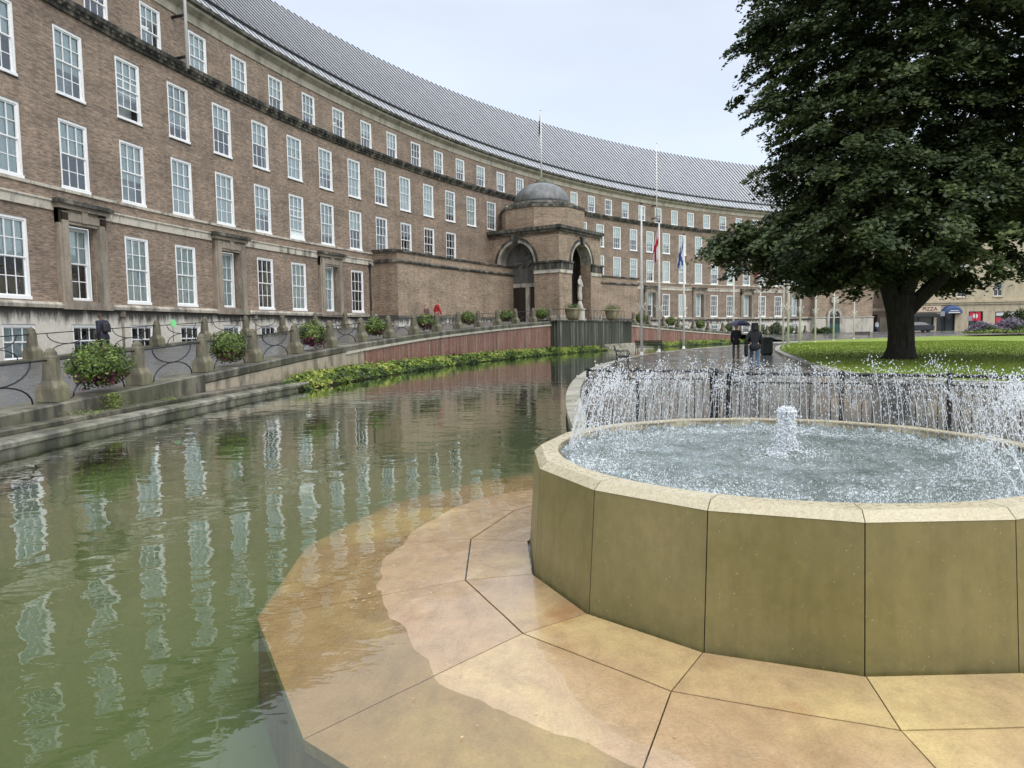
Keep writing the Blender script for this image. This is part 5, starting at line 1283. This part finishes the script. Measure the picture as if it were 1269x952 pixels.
    if bag: 
        skin('backpack',[Q(0,-.17,1.06),Q(0,-.19,1.22),Q(0,-.16,1.40)],[(0,1),(1,2)],[(.14,.08),(.16,.10),(.12,.07)],bagm,root,2,1)
    return root
bagm=simple('backpack_dark',(.015,.015,.018),.7)
blk=simple('cloth_black',(.012,.012,.015),.85); nav=simple('cloth_navy',(.015,.017,.03),.8); gry=simple('cloth_grey',(.12,.105,.09),.85); jean=simple('denim',(.07,.11,.17),.85); redc=simple('cloth_red',(.42,.02,.03),.7); brn=simple('cloth_brown',(.10,.05,.04),.8); shoe=simple('shoe_black',(.015,.014,.014),.5); pal=simple('cloth_pale',(.45,.5,.52),.8)
# man with umbrella, walking away
u1=person((11.17,35.3,0),math.radians(-14),'person in black jacket and grey trousers walking away beneath a dark navy umbrella',blk,gry,shoe,stride=.30,armR=((.04,.06,-.26),(-.02,.24,-.12)),hgt=1.74)
def umbrella(loc,rz):
    root=empty('umbrella',loc,rz); tag(root,'open dark navy umbrella held over the person in grey trousers','umbrella')
    mb=MB(); n=8; rings=[(0.02,.33),(.25,.285),(.46,.16),(.56,.02)]
    V=[];F=[]
    for ri,(r,z) in enumerate(rings):
        for j in range(n*2):
            a=PI*j/n; f=1 if j%2==0 else (.965 if ri<3 else .93); V.append((r*f*math.cos(a),r*f*math.sin(a),z+(0 if j%2==0 or ri==0 else -.008+ (.03 if ri==3 else 0))))
    m=n*2
    for i in range(3):
        for j in range(m): F.append((i*m+j,i*m+(j+1)%m,(i+1)*m+(j+1)%m,(i+1)*m+j))
    mb.add(V,F,0,False); o=mb.obj('canopy',simple('umbrella_navy',(.03,.03,.075),.55),root)
    mb=MB(); mb.tube([(0,0,-.52),(0,0,.36)],.008,6); mb.obj('shaft',M['iron'],root)
    mb=MB()
    for j in range(n): a=2*PI*j/n; mb.tube([(0.02*math.cos(a),.02*math.sin(a),.285),(.46*math.cos(a),.46*math.sin(a),.15),(.555*math.cos(a),.555*math.sin(a),.035)],.004,4)
    mb.obj('ribs',M['iron'],root)
a=math.radians(-14); hx,hy=.17,.22
umbrella((11.17+hx*math.cos(a)-hy*math.sin(a),35.3+hx*math.sin(a)+hy*math.cos(a),1.66),.3)
person((8.92,26.02,0),math.radians(-18),'person in black hooded jacket and blue jeans walking away down the wet path',blk,jean,shoe,stride=.42,hood=True,hgt=1.73,coatlen=.04,armL=((-.12,-.06,-.28),(-.13,.02,-.5)),armR=((.03,.05,-.28),(.0,.16,-.42)))
mb=MB() # coat hanging over the arm
a=math.radians(-18); 
for i in range(6):
    pass
cm=skin('folded_coat',[(0,0,0),(-.01,.0,-.22),(.0,.02,-.50)],[(0,1),(1,2)],[(.10,.07),(.13,.08),(.11,.06)],blk,None,2,0)
cm.location=(8.92-.27*math.cos(a)-.02,26.02-.27*math.sin(a),1.02); tag(cm,'black coat hanging from the left arm of the person in blue jeans','coat')
# left walker behind the bollards
kx=math.radians(75)
pl=(-13.75,24.0,.72)
person(pl,math.radians(70),'person in dark jacket with a backpack walking left behind the flower mound at the left',nav,blk,shoe,skind,1.72,.10,.4,bag=True,headfwd=.03)
q=PK(6.95,96.3,zf(6.95)+.02); person(q,math.radians(-62),'person in bright red jacket and dark trousers walking on the ramp',redc,blk,shoe,skinm,1.80,.08,.45,headfwd=.05)
q=PK(6.45,96.2,zf(6.45)+.02); person(q,math.radians(60),'shorter person in dark brown jacket on the ramp beside the red jacket walker',brn,gry,shoe,skinm,1.55,.12,.4,headfwd=.05)
person((56.6,110.0,.5),math.radians(160),'distant person in pale top standing by the brick passage at the end of the crescent',pal,jean,shoe,hgt=1.75)
person((95.0,106,.5),math.radians(100),'distant person in dark coat standing by the flower bed near the shops',blk,blk,shoe,hgt=1.75)
# statue in the porch
st=empty('statue',PL((.35,7.35,2.34))); tag(st,'pale weathered stone statue of a robed man standing on a pedestal in the front arch','statue')
sa=math.atan2(nY,nX)
st.rotation_euler=(0,0,sa-PI/2); stm=stone_mat('statue_stone',(.55,.51,.44),.35,.34,.5)
mb=MB(); mb.lathe([(.62,0),(.62,.25),(.52,.3),(.48,1.0),(.56,1.1),(.56,1.2)],8,0,(0,0,0),False); mb.lathe([(.36,1.2),(.34,1.35),(.2,1.75),(.16,1.9)],8); mb.obj('pedestal',stm,st)
skin('figure',[(0,0,2.95),(0,0,3.35),(0,0,3.75),(0,.02,3.92),(0,.05,4.1),(0,.05,4.22),(-.2,0,3.72),(-.3,.1,3.35),(-.1,.28,3.2),(.2,0,3.72),(.3,.08,3.35),(.12,.3,3.42),(0,0,2.3),(-.12,.05,1.9),(.14,.02,1.9)],[(0,1),(1,2),(2,3),(3,4),(4,5),(2,6),(6,7),(7,8),(2,9),(9,10),(10,11),(0,12),(12,13),(12,14)],[(.26,.2),(.21,.17),(.23,.17),.09,.12,.09,.11,.09,.06,.11,.09,.06,(.33,.26),.15,.15],stm,st,2,0)
# ================================================================ CARS
def car(x,y,rz,label,paint,z=.5,hatch=False):
    root=empty('parked_car',(x,y,z),rz); tag(root,label,'car','cars by the shops')
    # side profile (x forward), lofted over width
    prof=[(-2.12,.42),(-2.15,.75),(-2.05,.93),(-1.55,1.02),(-.95,1.38),(-.3,1.46),(.35,1.42),(1.05,1.02),(1.75,.90),(2.08,.70),(2.14,.42),(2.0,.24),(-2.0,.24)]
    wid=lambda z:.88 if z<1.0 else .88-.42*(z-1.0)
    mb=MB(); L=[(p[0],-wid(p[1]),p[1]) for p in prof]; Rr=[(p[0],wid(p[1]),p[1]) for p in prof]; n=len(prof)
    mb.face(L); mb.face(Rr[::-1])
    for i in range(n): j=(i+1)%n; mb.face([L[i],Rr[i],Rr[j],L[j]][::-1])
    o=mb.obj('body',simple('car_paint_'+label[:5],paint,.25,.3),root); bevel(o,.05,2,20)
    mb=MB()
    for s in (-1,1):
        w=lambda z:s*(wid(z)+.006)
        mb.face([(-1.35,w(1.06),1.06),(-.92,w(1.32),1.32),(-.35,w(1.385),1.385),(-.35,w(1.05),1.05)]); mb.face([(-.29,w(1.05),1.05),(-.29,w(1.385),1.385),(.32,w(1.35),1.35),(.86,w(1.05),1.05)])
    mb.face([(.45,-.70,1.385),(.45,.70,1.385),(1.0,.78,1.06),(1.0,-.78,1.06)]); 
    mb.obj('window',simple('car_glass',(.03,.035,.04),.08),root)
    for wx in (-1.32,1.32):
        for s in (-1,1):
            T=lambda p,wx=wx,s=s:(wx+p[0],s*.80+p[2]*s,.32+p[1])
            m2=MB(); m2.lathe([(.19,.0),(.31,.0),(.32,.04),(.31,.14),(.2,.15)],18,0,(0,0,-.05),True,0,T); w_=m2.obj('wheel',M['iron'],root)
            m2=MB(); m2.lathe([(0,.10),(.2,.10),(.2,.06)],12,0,(0,0,-.05),False,0,T); m2.obj('rim',simple('rim',(.4,.4,.42),.3,.8),w_)
    m2=MB(); 
    for s in (-1,1): m2.box(2.02,2.13,s*.68-.12,s*.68+.12,.62,.74)
    m2.obj('headlight',simple('lamp_glass',(.6,.6,.6),.1),root)
    m2=MB()
    for s in (-1,1): m2.box(-2.165,-2.1,s*.7-.1,s*.7+.1,.72,.88)
    m2.obj('tail_light',simple('tail_lamp',(.3,.01,.01),.2),root)
car(57.0,100.2,math.radians(172),'dark grey saloon car parked beyond the lawn just right of the tree trunk',(.045,.05,.06))
car(80.0,104,math.radians(170),'pale silver blue car beyond the purple flower bed near the blue shop front',(.30,.36,.42))
car(84.8,105,math.radians(170),'white car parked at the far right beyond the flower bed',(.6,.6,.6))
car(73.0,108,math.radians(175),'small white car partly hidden behind the purple flowers',(.55,.55,.56))
# ================================================================ FAR BUILDINGS
def fbox(mb,T,*a,mi=0): mb.box(*a,mi,T)
M['bath']=stone_mat('bath_stone',(.50,.42,.29),.35,.34,.52); M['bath2']=stone_mat('bath_stone_pale',(.47,.41,.31),.35,.34,.52)
M['dglass']=simple('far_glass',(.05,.06,.065),.1); 
def georgian(x,y,rz,W,floors,label,mat,bay=3.4,gh=4.3,fh=3.5,parts=None,D=12,mans=True,ww=1.25,wh=2.1):
    root=empty('stone_building',(x,y,.45),rz); tag(root,label,'building')
    mb=MB(); H=gh+fh*floors
    n=int(W/bay); xs=[bay*(i+.5)+ (W-n*bay)/2 for i in range(n)]
    # front wall strips around the windows
    def hb(x0,x1,z0,z1): 
        mb.face([(x0,0,z0),(x1,0,z0),(x1,0,z1),(x0,0,z1)])
    hb(0,W,gh-.0,gh+.9)
    for f in range(floors):
        z0=gh+f*fh+.9; z1=z0+wh; zt=gh+(f+1)*fh+(.9 if f<floors-1 else 0)
        xl=0
        for xc in xs: hb(xl,xc-ww/2,z0,z1); xl=xc+ww/2
        hb(xl,W,z0,z1); hb(0,W,z1,zt)
        for xc in xs:
            for (a,b) in ((xc-ww/2,0),(xc+ww/2,0)): mb.face([(a,0,z0),(a,.22,z0),(a,.22,z1),(a,0,z1)])
            mb.face([(xc-ww/2,0,z1),(xc+ww/2,0,z1),(xc+ww/2,.22,z1),(xc-ww/2,.22,z1)]); mb.face([(xc-ww/2,0,z0),(xc+ww/2,0,z0),(xc+ww/2,.22,z0),(xc-ww/2,.22,z0)])
    mb.face([(0,0,0),(0,D,0),(0,D,H),(0,0,H)]); mb.face([(W,0,0),(W,D,0),(W,D,H),(W,0,H)]); mb.face([(0,D,0),(W,D,0),(W,D,H),(0,D,H)]); mb.face([(0,.0,H),(W,.0,H),(W,D,H),(0,D,H)])
    mb.obj('wall',mat,root)
    mb=MB(); mb.box(-.15,W+.15,-.35,.0,gh+.05,gh+.35); mb.box(-.1,W+.1,-.2,-.003,gh-.25,gh+.047); mb.box(-.2,W+.2,-.45,.05,H-.1,H+.3); mb.box(-.1,W+.1,-.12,-.003,gh+fh-.1,gh+fh+.12); mb.obj('cornice',mat,root)
    for f in range(floors):
        z0=gh+f*fh+.9
        for xc in xs:
            m2=MB(); w=ww/2; m2.box(xc-w,xc-w+.09,.12,.2,z0,z0+wh); m2.box(xc+w-.09,xc+w,.12,.2,z0,z0+wh); m2.box(xc-w+.09,xc+w-.09,.12,.2,z0+wh-.09,z0+wh); m2.box(xc-w+.09,xc+w-.09,.12,.2,z0,z0+.1); m2.box(xc-w+.09,xc+w-.09,.13,.19,z0+wh*.5-.04,z0+wh*.5+.04); m2.box(xc-.03,xc+.03,.135,.185,z0+.1,z0+wh*.5-.042); m2.box(xc-.03,xc+.03,.135,.185,z0+wh*.5+.042,z0+wh-.09)
            m2.box(xc-w-.12,xc+w+.12,-.14,-.002,z0-.16,z0-.003,1)
            fr_=m2.obj('window',[M['white'],mat],root); m3=MB(); m3.face([(xc-w,.21,z0),(xc+w,.21,z0),(xc+w,.21,z0+wh),(xc-w,.21,z0+wh)]); m3.obj('pane',M['dglass'],fr_)
    if mans:
        mb=MB(); mb.face([(0,.3,H+.3),(W,.3,H+.3),(W,3.0,H+3.3),(0,3.0,H+3.3)]); mb.face([(0,3,H+3.3),(W,3,H+3.3),(W,D,H+3.3),(0,D,H+3.3)]); mb.face([(0,.3,H+.3),(0,3,H+3.3),(0,D,H+3.3),(0,D,H+.3)]); mb.face([(W,.3,H+.3),(W,3,H+3.3),(W,D,H+3.3),(W,D,H+.3)]); rf=mb.obj('roof',simple('slate',(.07,.075,.085),.6),root)
        mb=MB(); 
        for cx_ in (1.0,W/2,W-1.0): mb.box(cx_-.9,cx_+.9,4,5.5,H+2.5,H+5.6); [mb.lathe([(.16,0),(.13,.7)],8,0,(cx_-.6+.4*q,4.7,H+5.6)) for q in range(4)]
        mb.obj('chimney',mat,rf)
    return root,H,xs
def text(body,size,mat,parent,loc,rot,ext=.015,name='lettering'):
    cu=bpy.data.curves.new(name,'FONT'); cu.body=body; cu.size=size; cu.extrude=ext; cu.align_x='CENTER'; cu.align_y='CENTER'
    ob=bpy.data.objects.new(name,cu); col.objects.link(ob); dg=bpy.context.evaluated_depsgraph_get(); me=bpy.data.meshes.new_from_object(ob.evaluated_get(dg)); bpy.data.objects.remove(ob,do_unlink=True)
    me.materials.clear(); me.materials.append(mat); o=link(name,me,parent,loc); o.rotation_euler=rot; return o
darkm=simple('shop_dark',(.02,.022,.025),.3); cream=simple('fascia_cream',(.62,.50,.36),.6); sblu=simple('sign_blue',(.04,.08,.20),.5); redp=simple('poster_red',(.62,.02,.05),.5); wp=simple('poster_white',(.7,.68,.66),.6); awn=simple('awning_dark',(.015,.016,.02),.7)
rz_=math.radians(-8)
B1,H1,xs1=georgian(59.8,108.6,rz_,21.5,3,'pale yellow stone terrace with a pizza shop, right of the tree trunk',M['bath'],5.1)
def shop_wall(root,W,mat,opens,gh=4.0):
    mb=MB(); xl=0
    for a,b,z0,z1 in opens:
        mb.face([(xl,0,0),(a,0,0),(a,0,4.3),(xl,0,4.3)]); mb.face([(a,0,z1),(b,0,z1),(b,0,4.3),(a,0,4.3)])
        if z0>0: mb.face([(a,0,0),(b,0,0),(b,0,z0),(a,0,z0)])
        xl=b
    mb.face([(xl,0,0),(W,0,0),(W,0,4.3),(xl,0,4.3)]); mb.obj('shop_wall',mat,root)
    for a,b,z0,z1 in opens:
        mb=MB(); mb.box(a,b,.25,.3,z0,z1); mb.box(a,a+.1,.05,.25,z0,z1,1); mb.box(b-.1,b,.05,.25,z0,z1,1); mb.box((a+b)/2-.05,(a+b)/2+.05,.1,.25,z0,z1,1)
        mb.obj('shop_window',[M['dglass'],darkm],root)
shop_wall(B1,21.5,M['bath'],[(.3,4.4,.5,2.6),(4.8,7.4,.1,2.7),(9.3,11.3,.1,3.0),(13.0,16.6,.4,2.9),(18.2,19.0,.6,2.8)])
mb=MB(); mb.box(1.6,5.3,-.18,-.02,3.05,3.95); mb.obj('fascia_sign',cream,B1); text('PIZZA',.78,simple('letters_dark_red',(.12,.02,.015),.6),B1,(3.75,-.20,3.48),(math.radians(90),0,0))
mb=MB(); mb.face([(.2,-.03,2.85),(4.8,-.03,2.85),(4.8,-1.2,2.45),(.2,-1.2,2.45)]); mb.face([(.2,-1.2,2.45),(4.8,-1.2,2.45),(4.8,-1.2,2.2),(.2,-1.2,2.2)]); mb.obj('awning',awn,B1)
mb=MB(); 
for i in range(10): # blue dome shaped canopy
    a0_,a1_=PI*i/10,PI*(i+1)/10
    for (r0,y0),(r1,y1) in (((1.5,-.02),(1.35,-.7)),((1.35,-.7),(1.0,-1.1))):
        P_=[(6.8-r0*math.cos(a0_),y0,2.75+r0*.85*math.sin(a0_)),(6.8-r0*math.cos(a1_),y0,2.75+r0*.85*math.sin(a1_)),(6.8-r1*math.cos(a1_),y1,2.75+r1*.85*math.sin(a1_)),(6.8-r1*math.cos(a0_),y1,2.75+r1*.85*math.sin(a0_))]
        mb.face(P_)
    mb.face([(6.8,-1.1,2.75),(6.8-math.cos(a0_),-1.1,2.75+.85*math.sin(a0_)),(6.8-math.cos(a1_),-1.1,2.75+.85*math.sin(a1_))])
mb.box(6.0,7.6,-1.14,-1.105,2.8,2.95,1); mb.box(6.2,7.4,-1.14,-1.105,3.1,3.2,1); mb.obj('blue_canopy',[sblu,wp],B1)
mb=MB(); mb.box(9.5,11.1,.16,.2,1.6,2.9); mb.lathe([(0,0),(.36,0),(.36,.02),(0,.02)],16,1,(0,0,0),False,0,lambda p:(10.3+p[0],.14-p[2],2.3+p[1])); mb.box(13.2,16.4,.16,.2,.5,2.0); mb.lathe([(0,0),(.62,0),(.62,.02),(0,.02)],18,1,(0,0,0),False,0,lambda p:(14.8+p[0],.14-p[2],1.3+p[1])); mb.lathe([(0,0),(.44,0),(.44,.02),(0,.02)],18,0,(0,0,0),False,0,lambda p:(14.8+p[0],.11-p[2],1.3+p[1])); mb.box(13.2,16.4,.16,.2,2.3,2.8,1); mb.obj('poster',[redp,wp],B1)
B2,H2,xs2=georgian(81.3,105.9,math.radians(-14),60,3,'long paler stone terrace with grey shop canopies at the far right',M['bath2'],3.2,gh=4.3,fh=3.2,ww=1.0,wh=1.9)
shop_wall(B2,60,M['bath2'],[(.5,6.2,.2,3.0),(7.4,12.2,.2,3.0),(13.5,18.5,.2,3.0),(20,26,.2,3.0)])
mb=MB(); mb.box(1.0,7.5,-1.6,-.02,3.35,3.75); mb.obj('canopy',simple('canopy_white',(.5,.48,.44),.6),B2)
mb=MB(); mb.box(4.4,12,-2.0,-1.65,3.5,4.05); mb.obj('fascia_sign',simple('fascia_grey_blue',(.10,.11,.15),.6),B2)
mb=MB(); mb.box(2.2,6.8,-1.5,-.4,.1,3.2); o=mb.obj('kiosk',simple('kiosk_blue',(.04,.09,.19),.5),B2); bevel(o,.05)
# brick block closing the crescent and a building left of the trunk, behind the pavilion
mb=MB(); mb.box(0,9,0,14,-.3,13); 
bb=empty('brick_building',(55.6,113.5,.4),math.radians(6)); tag(bb,'dark brick building glimpsed between the end of the crescent and the tree trunk','building')
uvfix=mb; mb.obj('wall',M['brick'],bb); mb=MB(); mb.box(1.2,3.0,-.06,-.003,-.3,2.9); mb.obj('doorway',darkm,bb); mb=MB(); mb.box(-.1,9.1,-.12,-.003,3.4,3.9); mb.box(3.4,8.9,-.15,-.006,-.3,2.4); mb.obj('stone_trim',M['bath2'],bb)
for zz_ in (5.2,8.6):
    for xx_ in (1.6,4.4,7.2): 
        m2=MB(); m2.box(xx_-.6,xx_+.6,-.05,-.003,zz_,zz_+1.9); w_=m2.obj('window',M['white'],bb); m3=MB(); m3.box(xx_-.5,xx_+.5,-.07,-.053,zz_+.1,zz_+1.8); m3.obj('pane',M['dglass'],w_)
# planted mound at the end of the lawn
def shrubs(cx,cy,rx,ry,h,n,mat,label,seed,ls=.2,name='flower_bed',kind='stuff',z=.5):
    rg=np.random.default_rng(seed); a=rg.uniform(0,2*PI,n); r=np.sqrt(rg.random(n)); x=cx+rx*r*np.cos(a); y=cy+ry*r*np.sin(a)
    hh_=h*(1-r**2*.6)*(.7+.3*np.sin(x*1.7)+.15*np.sin(x*4.1+y)); zz=z+rg.random(n)**.6*hh_
    o=leaves(name,np.stack([x,y,zz],1),rg.normal(0,.6,(n,3))+np.array([0,-.3,.8]),ls*rg.uniform(.5,1.3,n),np.clip(rg.normal(.5,.28,n),0,1),mat,.5); tag(o,label,'plants',kind=kind); return o
shrubs(60.5,85.5,5.8,2.0,1.9,9000,M['lav'],'hazy purple flowering plants at the far edge of the lawn',31,.14)
shrubs(60.5,84.2,6.5,1.6,1.0,5000,M['leaf_far'],'dark foliage at the foot of the purple flowers on the far lawn edge',32,.16)
shrubs(64.5,82.8,12,1.2,.55,9000,M['hosta'],'yellow green edging plants along the far end of the lawn',33,.13)
shrubs(78,90,9,2.0,1.3,7000,M['leaf_far'],'dark green planting behind the yellow edging at the far right',34,.18)
shrubs(69.5,98,1.6,1.4,3.4,2500,M['leaf_far'],'small dark street tree crown in front of the blue kiosk',35,.18,'small_tree','thing',1.3)
del_=[o for o in col.objects if o.name.startswith('small_tree')][0]; del del_['kind']; del_['category']='tree'
# clipped balls near the pavilion
for i,(x,y) in enumerate(((43.5,99.0),(34.0,92.0))):
    r_=shrubs(x,y,1.5,1.3,1.7,1400,M['leaf_far'],['rounded dark shrub in front of the teal arched door','rounded dark shrub on the forecourt left of the teal door'][i],50+i,.14,'round_shrub','thing',.5); del r_['kind']; r_['category']='shrub'
bench(41.5,84.2,math.radians(170),'small dark bench far off in front of the pavilion plinth')
# road sign posts and bollards beyond the lawn
for i,(x,y,h) in enumerate(((58.8,97,2.9),(62.2,96.5,2.2),(70.5,95.5,3.2))):
    mb=MB(); mb.tube([(0,0,0),(0,0,h)],.05,6); mb.box(-.3,.3,-.06,-.03,h-.7,h-.05,1); o=mb.obj('sign_post',[M['iron'],simple('sign_grey',(.25,.25,.27),.5)],None,(x,y,.5)); tag(o,['dark street sign post beside the dark grey car','short street sign post right of the dark grey car','street sign post behind the purple flowers'][i],'sign post')
# ================================================================ SKY, LIGHT, CAMERA
W_=bpy.data.worlds.new('World'); sc.world=W_; W_.use_nodes=True; nt=W_.node_tree; nt.nodes.clear()
def wn(t,**k):
    n=nt.nodes.new(t)
    for a,b in k.items(): setattr(n,a,b)
    return n
SUN_EL,SUN_AZ=math.radians(46),math.radians(142)
out=wn('ShaderNodeOutputWorld'); sky=wn('ShaderNodeTexSky',sky_type='NISHITA',sun_disc=False,sun_elevation=SUN_EL,sun_rotation=SUN_AZ)
bg1=wn('ShaderNodeBackground'); bg1.inputs[1].default_value=.05; nt.links.new(sky.outputs[0],bg1.inputs[0])
tc=wn('ShaderNodeTexCoord'); sep=wn('ShaderNodeSeparateXYZ'); nt.links.new(tc.outputs['Generated'],sep.inputs[0])
rp_=wn('ShaderNodeValToRGB'); nt.links.new(sep.outputs[2],rp_.inputs[0]); e=rp_.color_ramp.elements; e[0].position=0; e[0].color=(.45,.47,.505,1); e[1].position=1; e[1].color=(1.7,1.73,1.76,1)
m_=e=rp_.color_ramp.elements.new(.40); m_.color=(.485,.505,.545,1)
m_=rp_.color_ramp.elements.new(.62); m_.color=(.95,1.0,1.06,1)
mp=wn('ShaderNodeMapping'); mp.inputs['Scale'].default_value=(1,1,2.6); nt.links.new(tc.outputs['Generated'],mp.inputs[0])
no=wn('ShaderNodeTexNoise'); no.inputs['Scale'].default_value=1.7; no.inputs['Detail'].default_value=5; nt.links.new(mp.outputs[0],no.inputs[0])
mr=wn('ShaderNodeMapRange'); mr.inputs[1].default_value=.3; mr.inputs[2].default_value=.7; mr.inputs[3].default_value=.86; mr.inputs[4].default_value=1.08; nt.links.new(no.outputs[0],mr.inputs[0])
vm=wn('ShaderNodeVectorMath',operation='SCALE'); nt.links.new(rp_.outputs[0],vm.inputs[0]); nt.links.new(mr.outputs[0],vm.inputs['Scale'])
bg2=wn('ShaderNodeBackground'); bg2.inputs[1].default_value=SKYS if 'SKYS' in globals() else .92; nt.links.new(vm.outputs[0],bg2.inputs[0])
ad=wn('ShaderNodeAddShader'); nt.links.new(bg1.outputs[0],ad.inputs[0]); nt.links.new(bg2.outputs[0],ad.inputs[1]); nt.links.new(ad.outputs[0],out.inputs[0])
L=bpy.data.lights.new('sun','SUN'); L.energy=1.0; L.angle=math.radians(40); L.color=(1,.97,.92); so_=bpy.data.objects.new('sun',L); col.objects.link(so_)
sd=Vector((math.sin(SUN_AZ)*math.cos(SUN_EL),math.cos(SUN_AZ)*math.cos(SUN_EL),math.sin(SUN_EL))); so_.rotation_euler=sd.to_track_quat('Z','Y').to_euler()
cam=bpy.data.cameras.new('camera'); co=bpy.data.objects.new('camera',cam); col.objects.link(co); sc.camera=co
cam.sensor_width=36; cam.lens=36*878.56/1269; cam.clip_start=.05; cam.clip_end=6000
pit,rol=.0752,-.0152
Mx=Matrix.Translation((0,0,1.62))@Matrix.Rotation(PI/2-pit,4,'X')@Matrix.Rotation(rol,4,'Z'); co.matrix_world=Mx
vs=sc.view_settings; vs.view_transform='Standard'; vs.look='None'; vs.exposure=.55; vs.gamma=1
sc.render.engine='CYCLES'
